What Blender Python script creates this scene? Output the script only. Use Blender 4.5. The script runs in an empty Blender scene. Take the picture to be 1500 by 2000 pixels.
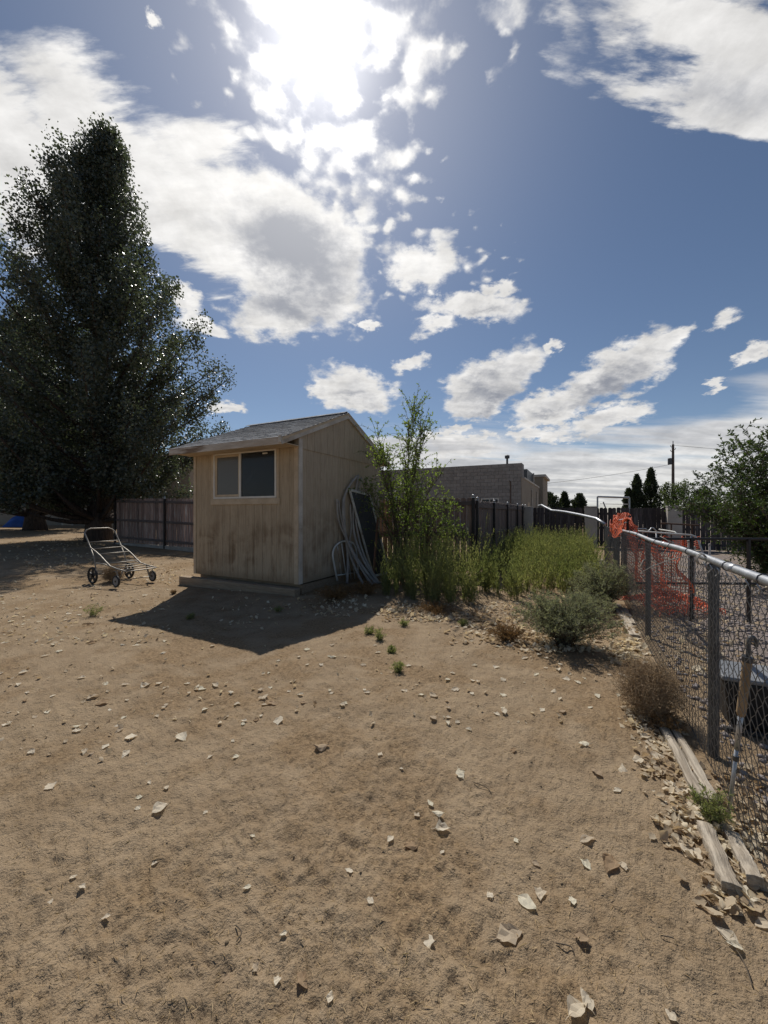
import bpy, math, random
import numpy as np
from mathutils import Vector, Matrix

# ------------------------------------------------------------------ camera, sky, sun, exposure
scn = bpy.context.scene
COL = scn.collection
R = math.radians
random.seed(7)
rng = np.random.default_rng(7)
F = 751.0                       # focal length in pixels of the 1500 x 2000 photograph
EYE = 1.5

cam_d = bpy.data.cameras.new('camera')
cam = bpy.data.objects.new('camera', cam_d)
COL.objects.link(cam)
cam.location = (0, 0, EYE)
cam.rotation_euler = (R(90), 0, 0)
cam_d.sensor_fit = 'VERTICAL'
cam_d.sensor_height = 24
cam_d.lens = 24 * F / 2000
cam_d.clip_start = 0.05
cam_d.clip_end = 6000
scn.camera = cam

SUN = Vector((-130, 751, 925)).normalized()
SUN_EL = math.asin(SUN.z)
SUN_AZ = math.atan2(SUN.x, SUN.y)
sun_d = bpy.data.lights.new('sun', 'SUN')
sun_d.energy = 3.3
sun_d.angle = R(0.53)
sun_d.color = (1.0, 0.95, 0.88)
sun = bpy.data.objects.new('sun', sun_d)
COL.objects.link(sun)
sun.rotation_euler = (-SUN).to_track_quat('-Z', 'Y').to_euler()

scn.view_settings.view_transform = 'Standard'
scn.view_settings.look = 'None'
scn.view_settings.exposure = 0.32
scn.view_settings.gamma = 1
scn.view_settings.use_curve_mapping = False


class NT:
    """small helper around a node tree"""
    def __init__(s, tree):
        s.t = tree
        tree.nodes.clear()

    def n(s, typ, ins=None, **props):
        nd = s.t.nodes.new(typ)
        for k, v in props.items():
            setattr(nd, k, v)
        for k, v in (ins or {}).items():
            if hasattr(v, 'is_output'):
                s.t.links.new(v, nd.inputs[k])
            else:
                nd.inputs[k].default_value = v
        return nd

    def m(s, op, a, b=None, c=None, clamp=False):
        ins = {0: a}
        if b is not None: ins[1] = b
        if c is not None: ins[2] = c
        nd = s.n('ShaderNodeMath', ins, operation=op)
        nd.use_clamp = clamp
        return nd.outputs[0]

    def dot(s, a, b):
        return s.n('ShaderNodeVectorMath', {0: a, 1: b}, operation='DOT_PRODUCT').outputs['Value']

    def step(s, v, lo, hi, a=0.0, b=1.0):
        return s.n('ShaderNodeMapRange', {0: v, 1: lo, 2: hi, 3: a, 4: b}, interpolation_type='SMOOTHSTEP').outputs[0]

    def mix(s, f, a, b, mode='MIX'):
        nd = s.n('ShaderNodeMix', data_type='RGBA', blend_type=mode)
        for i, v in ((0, f), (6, a), (7, b)):
            if hasattr(v, 'is_output'):
                s.t.links.new(v, nd.inputs[i])
            else:
                nd.inputs[i].default_value = v
        return nd.outputs[2]

    def noise(s, vec, scale, detail=6, rough=.55, dist=0.0, w=None):
        nd = s.n('ShaderNodeTexNoise', {'Vector': vec, 'Scale': scale, 'Detail': detail, 'Roughness': rough, 'Distortion': dist},
                 noise_dimensions='4D' if w is not None else '3D')
        if w is not None:
            s.t.links.new(w, nd.inputs['W'])
        return nd.outputs['Fac']


def pixdir(px, py):
    return Vector(((px - 750) / F, 1.0, (1000 - py) / F)).normalized()


def build_world():
    w = bpy.data.worlds.new('World')
    scn.world = w
    w.use_nodes = True
    T = NT(w.node_tree)
    d = T.n('ShaderNodeTexCoord').outputs['Generated']
    sky = T.n('ShaderNodeTexSky', sky_type='NISHITA', sun_disc=False, sun_elevation=SUN_EL, sun_rotation=SUN_AZ,
              altitude=1300, air_density=1.0, dust_density=0.6, ozone_density=1.6).outputs[0]
    sep = T.n('ShaderNodeSeparateXYZ', {0: d})
    z = sep.outputs[2]
    zc = T.m('ADD', T.m('MAXIMUM', z, 0.0), 0.10)
    p = T.n('ShaderNodeCombineXYZ', {0: T.m('DIVIDE', sep.outputs[0], zc), 1: T.m('DIVIDE', sep.outputs[1], zc), 2: 0.0}).outputs[0]

    def blobs(lst, dd):
        out = None
        for (px, py, rx, ry, rot, wt) in lst:
            c = pixdir(px, py)
            ax = (pixdir(px + 5, py) - c).normalized()
            ay = (pixdir(px, py - 5) - c).normalized()
            ca, sa = math.cos(R(rot)), math.sin(R(rot))
            a = (ax * ca + ay * sa); b = (ay * ca - ax * sa)
            la = rx * (pixdir(px + 5 * ca, py - 5 * sa) - c).length / 5
            lb = ry * (pixdir(px - 5 * sa, py - 5 * ca) - c).length / 5
            a = (a - c * a.dot(c)).normalized() / la
            b = (b - c * b.dot(c)).normalized() / lb
            da = T.m('SUBTRACT', T.dot(dd, tuple(a)), c.dot(a)); db = T.m('SUBTRACT', T.dot(dd, tuple(b)), c.dot(b))
            q = T.m('SQRT', T.m('MULTIPLY_ADD', da, da, T.m('MULTIPLY', db, db)))
            f = T.m('MULTIPLY', T.m('SUBTRACT', 1.0, q), wt)
            f = T.m('SUBTRACT', f, T.m('MULTIPLY', T.m('LESS_THAN', T.dot(d, tuple(c)), 0.0), 9.0))
            out = f if out is None else T.m('MAXIMUM', out, f)
        return T.m('MAXIMUM', out, -1.0)

    def warp(vec, scale, detail, rough, amp):
        n = T.n('ShaderNodeTexNoise', {'Vector': vec, 'Scale': scale, 'Detail': detail, 'Roughness': rough}).outputs['Color']
        n = T.n('ShaderNodeVectorMath', {0: n, 1: (.5, .5, .5)}, operation='SUBTRACT').outputs[0]
        return T.n('ShaderNodeVectorMath', {0: n, 1: (amp, amp, amp * .8)}, operation='MULTIPLY').outputs[0]

    def vadd(a, b):
        return T.n('ShaderNodeVectorMath', {0: a, 1: b}, operation='ADD').outputs[0]

    zc2 = T.m('ADD', T.m('MAXIMUM', z, 0.0), 0.35)
    p2 = T.n('ShaderNodeCombineXYZ', {0: T.m('DIVIDE', sep.outputs[0], zc2), 1: T.m('DIVIDE', sep.outputs[1], zc2), 2: z}).outputs[0]
    dw = vadd(vadd(d, warp(p2, 4.2, 12, .62, .17)), warp(p2, 15.0, 8, .65, .05))
    mp = T.n('ShaderNodeMapping', {'Vector': p2, 'Rotation': (0, 0, R(-38)), 'Scale': (2.0, 8.5, 2)}).outputs[0]
    ds = vadd(vadd(d, warp(mp, 1.5, 12, .6, .26)), warp(p2, 9.0, 8, .65, .05))
    # cumulus and broken clouds: centre x, y, radii, tilt, weight
    cum = blobs([(570, 490, 240, 180, -15, 1.25), (540, 610, 130, 80, 10, 1.0), (420, 440, 190, 110, -15, 1.0), 
                 (830, 515, 120, 62, -20, .8), (925, 605, 125, 44, -12, .95),
                 (860, 636, 70, 34, 10, .8), (955, 752, 150, 78, 28, 1.1), (1215, 722, 160, 66, 25, 1.1), (1090, 795, 140, 42, 8, 1.0),
                 (1310, 668, 70, 34, 10, .8), (700, 760, 125, 64, -20, 1.0), (385, 640, 70, 32, 5, .9), (440, 795, 55, 28, 0, 1.0),
                 (365, 595, 60, 34, -20, .8), (720, 632, 38, 20, 0, .9), (970, 572, 50, 26, -10, .7), (790, 700, 55, 24, 0, .8), (1480, 700, 70, 34, 10, 1.0),
                 (1075, 685, 38, 20, 0, .8), (1430, 622, 62, 30, 20, .7), (1390, 762, 44, 18, 10, .7), (900, 865, 140, 36, 0, .9), (1180, 822, 140, 36, 10, .9),
                 (295, 68, 32, 28, 0, .8), (640, 750, 50, 30, 0, .8), (1040, 842, 110, 26, 0, .8)], dw)
    # long fibrous sheets
    sheet = blobs([(0, 290, 400, 185, -24, 1.6), (300, 360, 360, 130, -24, 1.5), (440, 400, 240, 140, -25, 1.4), (1450, 130, 380, 215, -38, 1.6), (1260, 60, 200, 75, -25, .8), (1110, 60, 130, 70, -50, .55)], ds)
    low = blobs([(1150, 940, 900, 110, 4, 1.2), (1450, 850, 420, 110, 14, 1.1), (820, 890, 340, 75, 0, 1.1), (200, 950, 1000, 70, 0, .9)], vadd(d, warp(p, .9, 10, .6, .10)))
    core = blobs([(580, 490, 170, 115, -10, 1.15), (560, 590, 110, 65, 10, .8), (955, 765, 110, 55, 25, .75), (1200, 752, 120, 48, 22, .75), (930, 615, 70, 22, -10, .4), (1440, 190, 260, 140, -35, .4), (1090, 800, 80, 22, 8, .5), (700, 775, 70, 30, -15, .5)],
                 vadd(d, warp(p2, 6.0, 10, .65, .24)))

    nz = T.noise(p2, 9.0, 12, .62, .1)
    flake = T.n('ShaderNodeTexVoronoi', {'Vector': vadd(p2, warp(p2, 9, 5, .6, .10)), 'Scale': 27.0}, feature='SMOOTH_F1').outputs['Distance']
    streak = T.noise(mp, 2.6, 12, .62, .15)
    mp2 = T.n('ShaderNodeMapping', {'Vector': p, 'Rotation': (0, 0, R(12)), 'Scale': (.35, 1.6, 1)}).outputs[0]
    band = T.noise(mp2, 1.4, 10, .55, .3)
    csun = T.dot(d, tuple(SUN))
    nearsun = T.step(csun, .86, .97)
    flk = blobs([(590, 150, 190, 230, 10, 1.0), (590, 20, 260, 160, 0, 1.0), (665, 320, 210, 170, -40, 1.3), (770, 90, 170, 190, 10, .55), (840, 510, 130, 70, -20, .7), (960, 10, 130, 100, 0, .4), (740, 420, 80, 120, 0, .5)], dw)
    fl = T.m('MULTIPLY', T.m('SUBTRACT', .40, flake), .25)
    f4 = T.m('ADD', T.m('MULTIPLY', T.m('MINIMUM', flk, .42), 1.0), T.m('ADD', T.m('MULTIPLY', T.m('SUBTRACT', .36, flake), 1.7), T.m('MULTIPLY', T.m('SUBTRACT', nz, .5), 1.6)))
    D4 = T.step(f4, .02, .78, 0, .95)
    f1 = T.m('ADD', cum, T.m('ADD', fl, T.m('MULTIPLY', T.m('SUBTRACT', nz, .5), .9)))
    D1 = T.step(f1, .17, .50)
    f2 = T.m('ADD', sheet, T.m('MULTIPLY', T.m('SUBTRACT', streak, .5), 1.3))
    D2 = T.step(f2, .16, .72, 0, .97)
    D3 = T.step(T.m('ADD', T.m('MULTIPLY', low, .8), T.m('MULTIPLY', T.m('SUBTRACT', band, .5), 1.8)), -.02, .60, 0, .93)
    D = T.m('MAXIMUM', T.m('MAXIMUM', D1, D2), T.m('MAXIMUM', D3, D4))
    D = T.m('MULTIPLY', D, T.step(z, -.02, .03))
    # shade: thick cores let less sun through
    grey = T.step(T.m('ADD', core, T.m('MULTIPLY', T.m('SUBTRACT', nz, .5), .7)), .0, .78)
    grey = T.m('MAXIMUM', grey, T.m('MULTIPLY', T.step(f1, .55, 1.1), .35))
    bandshade = T.m('MULTIPLY', T.step(band, .42, .62), T.step(low, .0, .4))
    grey = T.m('MAXIMUM', grey, T.m('MULTIPLY', bandshade, .45))
    fine = T.m('ADD', T.m('MULTIPLY', T.noise(p2, 11.0, 8, .62, .2), .6), T.m('MULTIPLY', streak, .4))
    lum = T.n('ShaderNodeMapRange', {0: fine, 1: .3, 2: .7, 3: .44, 4: .79}).outputs[0]
    white = T.mix(1.0, (1.0, .985, .965, 1), T.n('ShaderNodeCombineColor', {0: lum, 1: lum, 2: lum}).outputs[0], 'MULTIPLY')
    ccol = T.mix(grey, white, (.22, .235, .275, 1))
    one = T.m('SUBTRACT', 1.0, csun)
    g1 = T.m('MULTIPLY', T.m('POWER', 2.718, T.m('MULTIPLY', one, -260.0)), 2.2)
    g2 = T.m('MULTIPLY', T.m('POWER', 2.718, T.m('MULTIPLY', one, -17.0)), .30)
    g = T.m('ADD', T.m('MULTIPLY', g1, T.m('MULTIPLY_ADD', D, .8, .3)), T.m('MULTIPLY', g2, T.m('MULTIPLY_ADD', D, .5, .5)))
    b1 = T.n('ShaderNodeBackground', {'Color': sky, 'Strength': .056}).outputs[0]
    b2 = T.n('ShaderNodeBackground', {'Color': ccol, 'Strength': 1.0}).outputs[0]
    b3 = T.n('ShaderNodeBackground', {'Color': (1, .97, .92, 1), 'Strength': g}).outputs[0]
    ms = T.n('ShaderNodeMixShader', {0: D, 1: b1, 2: b2}).outputs[0]
    ad = T.n('ShaderNodeAddShader', {0: ms, 1: b3}).outputs[0]
    T.n('ShaderNodeOutputWorld', {0: ad})
    w.cycles.sampling_method = 'MANUAL'
    w.cycles.sample_map_resolution = 512


build_world()

# ------------------------------------------------------------------ frames and ground
UA = math.atan2(-.449, .894)            # everything man-made here stands on one rotated grid
UX, UY = math.cos(UA), math.sin(UA)


def W(u, v):
    return (u * UX - v * UY, u * UY + v * UX)


def UV(x, y):
    return (x * UX + y * UY, -x * UY + y * UX)


def at(px, py, d):
    return Vector(((px - 750) / F * d, d, EYE + (1000 - py) / F * d))


def hash2(ix, iy, seed):
    h = (ix.astype(np.int64) * 374761393 + iy.astype(np.int64) * 668265263 + seed * 974711) & 0x7fffffff
    h = ((h ^ (h >> 13)) * 1274126177) & 0x7fffffff
    h = (h ^ (h >> 16)) & 0xffff
    return h / 65535.0


def vn(x, y, seed=0):
    x = np.asarray(x, float); y = np.asarray(y, float)
    ix, iy = np.floor(x), np.floor(y)
    fx, fy = x - ix, y - iy
    fx = fx * fx * fx * (fx * (fx * 6 - 15) + 10); fy = fy * fy * fy * (fy * (fy * 6 - 15) + 10)
    a = hash2(ix, iy, seed); b = hash2(ix + 1, iy, seed); c = hash2(ix, iy + 1, seed); e = hash2(ix + 1, iy + 1, seed)
    return (a * (1 - fx) + b * fx) * (1 - fy) + (c * (1 - fx) + e * fx) * fy


def ground_z(x, y, fine=True):
    x = np.asarray(x, float); y = np.asarray(y, float)
    u = x * UX + y * UY; v = -x * UY + y * UX
    r = np.hypot(x, y)
    z = .5 * (1 - np.exp(-np.maximum(0, -u - 8) / 15))
    z = z + .05 * np.exp(-(((u + 4.6) / .8) ** 2 + ((v - 4.95) / .35) ** 2)) + .07 * np.exp(-(((u + 3.6) / .9) ** 2 + ((v - 5.9) / .7) ** 2))
    fall = np.exp(-r / 25)
    z = z + (vn(x * .7, y * .7, 1) - .5) * .05 * fall + (vn(x * 2.1 + 9, y * 2.1, 2) - .5) * .025 * fall
    if fine:
        yard = 1 / (1 + np.exp((u - .75) * 12))
        near = np.exp(-r / 9)
        wx = x + .05 * (vn(x * 9, y * 9, 21) - .5); wy = y + .05 * (vn(x * 9 + 5, y * 9, 22) - .5)
        b = vn(wx * 11, wy * 11, 3)
        c = vn(wx * 23 + 4, wy * 23, 4)
        e = vn(wx * 47, wy * 47 + 7, 5)
        patch = .7 + .4 * vn(x * 1.3, y * 1.3, 6)
        z = z + near * patch * (.013 * (b - .5) + .020 * (c - .5) + .019 * (e - .5)) * (.45 + .55 * yard)
    return z


def gz(x, y):
    return float(ground_z(np.array([x]), np.array([y]))[0])


def G(px, py):
    """the spot of ground seen at a picture point"""
    z = 0.0
    for _ in range(6):
        d = (EYE - z) * F / (py - 1000)
        x = (px - 750) / F * d
        z = gz(x, d)
    return Vector((x, d, z))


# ------------------------------------------------------------------ mesh helpers
class MB:
    def __init__(s):
        s.v = []; s.f = []

    def add(s, vs, fs):
        o = len(s.v)
        s.v.extend([tuple(p) for p in vs]); s.f.extend([tuple(i + o for i in f) for f in fs])
        return s

    def box(s, x0, x1, y0, y1, z0, z1):
        return s.add([(x0, y0, z0), (x1, y0, z0), (x1, y1, z0), (x0, y1, z0), (x0, y0, z1), (x1, y0, z1), (x1, y1, z1), (x0, y1, z1)],
                     [(0, 3, 2, 1), (4, 5, 6, 7), (0, 1, 5, 4), (1, 2, 6, 5), (2, 3, 7, 6), (3, 0, 4, 7)])

    def beam(s, a, b, w, h, up=(0, 0, 1)):
        a = Vector(a); b = Vector(b); t = (b - a).normalized(); up = Vector(up)
        sd = t.cross(up).normalized(); up = sd.cross(t)
        vs = []
        for q in (a, b):
            for (i, j) in ((-1, -1), (1, -1), (1, 1), (-1, 1)):
                vs.append(q + sd * i * w / 2 + up * j * h / 2)
        return s.add(vs, [(0, 1, 2, 3), (7, 6, 5, 4), (0, 4, 5, 1), (1, 5, 6, 2), (2, 6, 7, 3), (3, 7, 4, 0)])

    def tube(s, pts, r, n=8, closed=False, cap=True):
        pts = [Vector(p) for p in pts]
        m = len(pts)
        rs = r if isinstance(r, (list, tuple, np.ndarray)) else [r] * m
        ref = None; vs = []
        for i, p in enumerate(pts):
            if closed:
                t = pts[(i + 1) % m] - pts[i - 1]
            else:
                t = pts[min(i + 1, m - 1)] - pts[max(i - 1, 0)]
            t = t.normalized() if t.length > 1e-9 else Vector((0, 0, 1))
            if ref is None:
                ref = t.orthogonal().normalized()
            ref = (ref - t * ref.dot(t))
            ref = ref.normalized() if ref.length > 1e-6 else t.orthogonal().normalized()
            bi = t.cross(ref)
            for k in range(n):
                a = 2 * math.pi * k / n
                vs.append(p + (ref * math.cos(a) + bi * math.sin(a)) * rs[i])
        fs = []
        for i in range(m if closed else m - 1):
            j = (i + 1) % m
            for k in range(n):
                l = (k + 1) % n
                fs.append((i * n + k, i * n + l, j * n + l, j * n + k))
        if cap and not closed:
            fs.append(tuple(range(n - 1, -1, -1))); fs.append(tuple((m - 1) * n + k for k in range(n)))
        return s.add(vs, fs)

    def prism(s, poly, d0, d1, axis='y'):
        """poly in the plane across axis, pushed from d0 to d1"""
        n = len(poly)
        mk = {'y': lambda a, b, d: (a, d, b), 'x': lambda a, b, d: (d, a, b), 'z': lambda a, b, d: (a, b, d)}[axis]
        vs = [mk(a, b, d0) for a, b in poly] + [mk(a, b, d1) for a, b in poly]
        fs = [tuple(range(n)), tuple(range(2 * n - 1, n - 1, -1))]
        for i in range(n):
            j = (i + 1) % n
            fs.append((j, i, n + i, n + j))
        return s.add(vs, fs)

    def lathe(s, prof, n=16, c=(0, 0, 0)):
        vs = []; m = len(prof)
        for (r, z) in prof:
            for k in range(n):
                a = 2 * math.pi * k / n
                vs.append((c[0] + r * math.cos(a), c[1] + r * math.sin(a), c[2] + z))
        fs = []
        for i in range(m - 1):
            for k in range(n):
                l = (k + 1) % n
                fs.append((i * n + k, i * n + l, (i + 1) * n + l, (i + 1) * n + k))
        fs.append(tuple(range(n - 1, -1, -1))); fs.append(tuple((m - 1) * n + k for k in range(n)))
        return s.add(vs, fs)

    def mesh(s, name, mat=None, smooth=False):
        me = bpy.data.meshes.new(name)
        me.from_pydata(s.v, [], s.f)
        if mat: me.materials.append(mat)
        if smooth:
            me.polygons.foreach_set('use_smooth', [True] * len(me.polygons))
        me.update()
        return me

    def build(s, name, mat, parent=None, loc=None, rotz=0.0, smooth=False, bevel=0):
        # consistent outward normals
        import bmesh
        me = s.mesh(name, mat, smooth)
        bm = bmesh.new(); bm.from_mesh(me); bmesh.ops.recalc_face_normals(bm, faces=bm.faces[:]); bm.to_mesh(me); bm.free()
        return link(name, me, parent, loc, rotz, bevel)


def link(name, me, parent=None, loc=None, rotz=0.0, bevel=0):
    o = bpy.data.objects.new(name, me)
    COL.objects.link(o)
    if loc is not None: o.location = loc
    if rotz: o.rotation_euler = (0, 0, rotz)
    if parent: o.parent = parent
    if bevel:
        b = o.modifiers.new('bevel', 'BEVEL'); b.width = bevel; b.segments = 2; b.limit_method = 'ANGLE'
    return o


def npmesh(name, verts, faces, mat, smooth=False):
    """verts (n,3), faces (m,k) all of k corners"""
    me = bpy.data.meshes.new(name)
    verts = np.ascontiguousarray(verts, dtype=np.float32); faces = np.ascontiguousarray(faces, dtype=np.int32)
    m, k = faces.shape
    me.vertices.add(len(verts)); me.vertices.foreach_set('co', verts.ravel())
    me.loops.add(m * k); me.loops.foreach_set('vertex_index', faces.ravel())
    me.polygons.add(m)
    me.polygons.foreach_set('loop_start', np.arange(0, m * k, k, dtype=np.int32))
    me.polygons.foreach_set('loop_total', np.full(m, k, dtype=np.int32))
    if smooth: me.polygons.foreach_set('use_smooth', np.ones(m, dtype=bool))
    if mat: me.materials.append(mat)
    me.update(calc_edges=True)
    me.validate()
    return me


def tag(o, label, cat, group=None, kind=None):
    if label: o['label'] = label
    if cat: o['category'] = cat
    if group: o['group'] = group
    if kind: o['kind'] = kind
    return o


def empty(name, loc, rotz=0.0):
    o = bpy.data.objects.new(name, None)
    o.empty_display_size = .2
    COL.objects.link(o)
    o.location = loc; o.rotation_euler = (0, 0, rotz)
    return o


def dup(o, parent=None, loc=None, rot=None, scale=None):
    c = o.copy()
    COL.objects.link(c)
    if parent is not None: c.parent = parent
    if loc is not None: c.location = loc
    if rot is not None: c.rotation_euler = rot
    if scale is not None: c.scale = scale
    return c


# ------------------------------------------------------------------ materials
def mat(name, c1, c2=None, scale=4.0, rough=.85, bump=.0, bscale=40.0, stretch=(1, 1, 1), metal=0.0, vary=.0, c3=None, spec=.3, detail=6, lo=.35, hi=.65, hue=None):
    m = bpy.data.materials.new(name)
    m.use_nodes = True
    T = NT(m.node_tree)
    co = T.n('ShaderNodeTexCoord').outputs['Object']
    rnd = T.n('ShaderNodeObjectInfo').outputs['Random']
    wv = T.m('MULTIPLY', rnd, 50.0)
    v = T.n('ShaderNodeMapping', {'Vector': co, 'Scale': stretch}).outputs[0]
    c2 = c2 or tuple(x * .7 for x in c1)
    n1 = T.noise(v, scale, detail, .6, 0.1, w=wv)
    col = T.mix(T.step(n1, lo, hi), (*c1, 1), (*c2, 1))
    if c3:
        n3 = T.noise(v, scale * .37, 5, .6, .3, w=T.m('ADD', wv, 7.3))
        col = T.mix(T.step(n3, .52, .66), col, (*c3, 1))
    nf = T.noise(v, bscale, 5, .6, 0, w=wv)
    col = T.mix(.35, col, T.n('ShaderNodeCombineColor', {0: nf, 1: nf, 2: nf}).outputs[0], 'SOFT_LIGHT')
    if vary:
        k = T.n('ShaderNodeMapRange', {0: rnd, 1: 0, 2: 1, 3: 1 - vary, 4: 1 + vary}).outputs[0]
        col = T.n('ShaderNodeHueSaturation', {'Hue': .5, 'Saturation': 1.0, 'Value': k, 'Color': col}).outputs[0]
    ins = {'Base Color': col, 'Roughness': rough, 'Metallic': metal, 'Specular IOR Level': spec}
    if bump:
        ins['Normal'] = T.n('ShaderNodeBump', {'Height': nf, 'Strength': bump, 'Distance': .01}).outputs[0]
    bs = T.n('ShaderNodeBsdfPrincipled', ins)
    T.n('ShaderNodeOutputMaterial', {0: bs.outputs[0]})
    return m


def leafmat(name, c1, c2, trans=.35, rough=.5, spec=.35, tint=(1.5, 1.7, .6)):
    m = bpy.data.materials.new(name)
    m.use_nodes = True
    T = NT(m.node_tree)
    geo = T.n('ShaderNodeNewGeometry')
    rnd = geo.outputs['Random Per Island']
    big = T.noise(T.n('ShaderNodeTexCoord').outputs['Object'], 1.1, 3, .5)
    f = T.m('ADD', T.m('MULTIPLY', rnd, .55), T.m('MULTIPLY', T.step(big, .38, .64), .5), clamp=True)
    col = T.mix(f, (*c1, 1), (*c2, 1))
    tcol = T.mix(1.0, col, (*tint, 1), 'MULTIPLY')
    bs = T.n('ShaderNodeBsdfPrincipled', {'Base Color': col, 'Roughness': rough, 'Specular IOR Level': spec})
    tr = T.n('ShaderNodeBsdfTranslucent', {'Color': tcol})
    ms = T.n('ShaderNodeMixShader', {0: trans, 1: bs.outputs[0], 2: tr.outputs[0]})
    T.n('ShaderNodeOutputMaterial', {0: ms.outputs[0]})
    return m


def ground_mat():
    m = bpy.data.materials.new('dry_dirt')
    m.use_nodes = True
    T = NT(m.node_tree)
    co = T.n('ShaderNodeTexCoord').outputs['Object']
    a = T.noise(co, .8, 6, .6, .4)
    b = T.noise(co, 3.2, 8, .62, .3)
    c = T.noise(co, 38, 6, .65)
    e = T.noise(co, 150, 4, .6)
    sand = T.mix(T.step(b, .35, .68), (.345, .258, .166, 1), (.268, .196, .123, 1))
    straw = T.mix(T.step(c, .35, .65), (.325, .228, .132, 1), (.205, .138, .078, 1))
    col = T.mix(T.m('MULTIPLY', T.step(T.m('ADD', a, T.m('MULTIPLY', T.m('SUBTRACT', b, .5), .35)), .45, .60), .85), sand, straw)
    col = T.mix(T.m('MULTIPLY', T.step(c, .56, .68), .55), col, (.125, .090, .056, 1))
    col = T.mix(T.m('MULTIPLY', T.step(e, .58, .75), .5), col, (.52, .43, .30, 1))
    f = T.noise(co, 85, 3, .7)
    col = T.mix(T.m('MULTIPLY', T.step(f, .57, .68), .6), col, (.105, .076, .048, 1))
    # grey gravelly yard beyond the wire fence
    nv = T.n('ShaderNodeVectorMath', {0: co, 1: (UX, UY, 0)}, operation='DOT_PRODUCT').outputs['Value']
    g = T.step(T.m('ADD', nv, T.m('MULTIPLY', T.m('SUBTRACT', b, .5), 1.0)), 1.0, 1.5)
    grav = T.mix(T.step(c, .3, .7), (.30, .25, .215, 1), (.15, .125, .115, 1))
    grav = T.mix(T.step(b, .5, .64), grav, (.34, .26, .17, 1))
    col = T.mix(g, col, grav)
    h = T.m('ADD', T.m('MULTIPLY', c, .7), T.m('ADD', T.m('MULTIPLY', f, .5), T.m('MULTIPLY', e, .3)))
    h = T.m('ADD', h, T.m('MULTIPLY', T.noise(co, 12, 5, .6), .25))
    bp = T.n('ShaderNodeBump', {'Height': h, 'Strength': 1.0, 'Distance': .020}).outputs[0]
    bs = T.n('ShaderNodeBsdfPrincipled', {'Base Color': col, 'Roughness': .95, 'Specular IOR Level': .1, 'Normal': bp})
    T.n('ShaderNodeOutputMaterial', {0: bs.outputs[0]})
    return m


def siding_mat(name, c1, c2, stain, amount):
    m = bpy.data.materials.new(name)
    m.use_nodes = True
    T = NT(m.node_tree)
    co = T.n('ShaderNodeTexCoord').outputs['Object']
    rnd = T.n('ShaderNodeObjectInfo').outputs['Random']
    v = T.n('ShaderNodeMapping', {'Vector': co, 'Scale': (9, 9, .55)}).outputs[0]
    w = T.m('MULTIPLY', rnd, .0)
    grain = T.noise(v, 6, 8, .65, .2)
    streak = T.noise(T.n('ShaderNodeMapping', {'Vector': co, 'Scale': (5, 5, .35)}).outputs[0], 2.2, 6, .6, .2)
    blot = T.noise(co, 2.3, 7, .6, .5)
    col = T.mix(T.step(grain, .35, .68), (*c1, 1), (*c2, 1))
    k = T.n('ShaderNodeMapRange', {0: rnd, 1: 0, 2: 1, 3: .97, 4: 1.02}).outputs[0]
    col = T.n('ShaderNodeHueSaturation', {'Hue': .5, 'Saturation': 1, 'Value': k, 'Color': col}).outputs[0]
    sz = T.n('ShaderNodeSeparateXYZ', {0: co}).outputs[2]
    lowf = T.step(sz, 1.75, .9)
    st = T.m('MULTIPLY', T.step(T.m('ADD', T.m('MULTIPLY', blot, .6), T.m('MULTIPLY', streak, .5)), .50, .70), T.m('MULTIPLY_ADD', lowf, amount, .12))
    splash = T.m('MULTIPLY', T.step(T.m('SUBTRACT', sz, T.m('MULTIPLY', blot, .35)), .28, .02), .5)
    st = T.m('MAXIMUM', st, splash)
    col = T.mix(st, col, (*stain, 1))
    knots = T.n('ShaderNodeTexVoronoi', {'Vector': T.n('ShaderNodeMapping', {'Vector': co, 'Scale': (5, 5, 2.2)}).outputs[0], 'Scale': 1.3}).outputs['Distance']
    col = T.mix(T.m('MULTIPLY', T.step(knots, .06, .02), .4), col, (.10, .065, .04, 1))
    bp = T.n('ShaderNodeBump', {'Height': grain, 'Strength': .35, 'Distance': .006}).outputs[0]
    bs = T.n('ShaderNodeBsdfPrincipled', {'Base Color': col, 'Roughness': .85, 'Specular IOR Level': .2, 'Normal': bp})
    T.n('ShaderNodeOutputMaterial', {0: bs.outputs[0]})
    return m


def glass_mat(name, tint, tw=.85):
    m = bpy.data.materials.new(name)
    m.use_nodes = True
    T = NT(m.node_tree)
    n = T.noise(T.n('ShaderNodeTexCoord').outputs['Object'], 2.5, 5, .6)
    bs = T.n('ShaderNodeBsdfPrincipled', {'Base Color': (*tint, 1), 'Roughness': T.n('ShaderNodeMapRange', {0: n, 1: .3, 2: .7, 3: .06, 4: .22}).outputs[0],
                                          'Transmission Weight': tw, 'IOR': 1.3})
    T.n('ShaderNodeOutputMaterial', {0: bs.outputs[0]})
    return m


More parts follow.
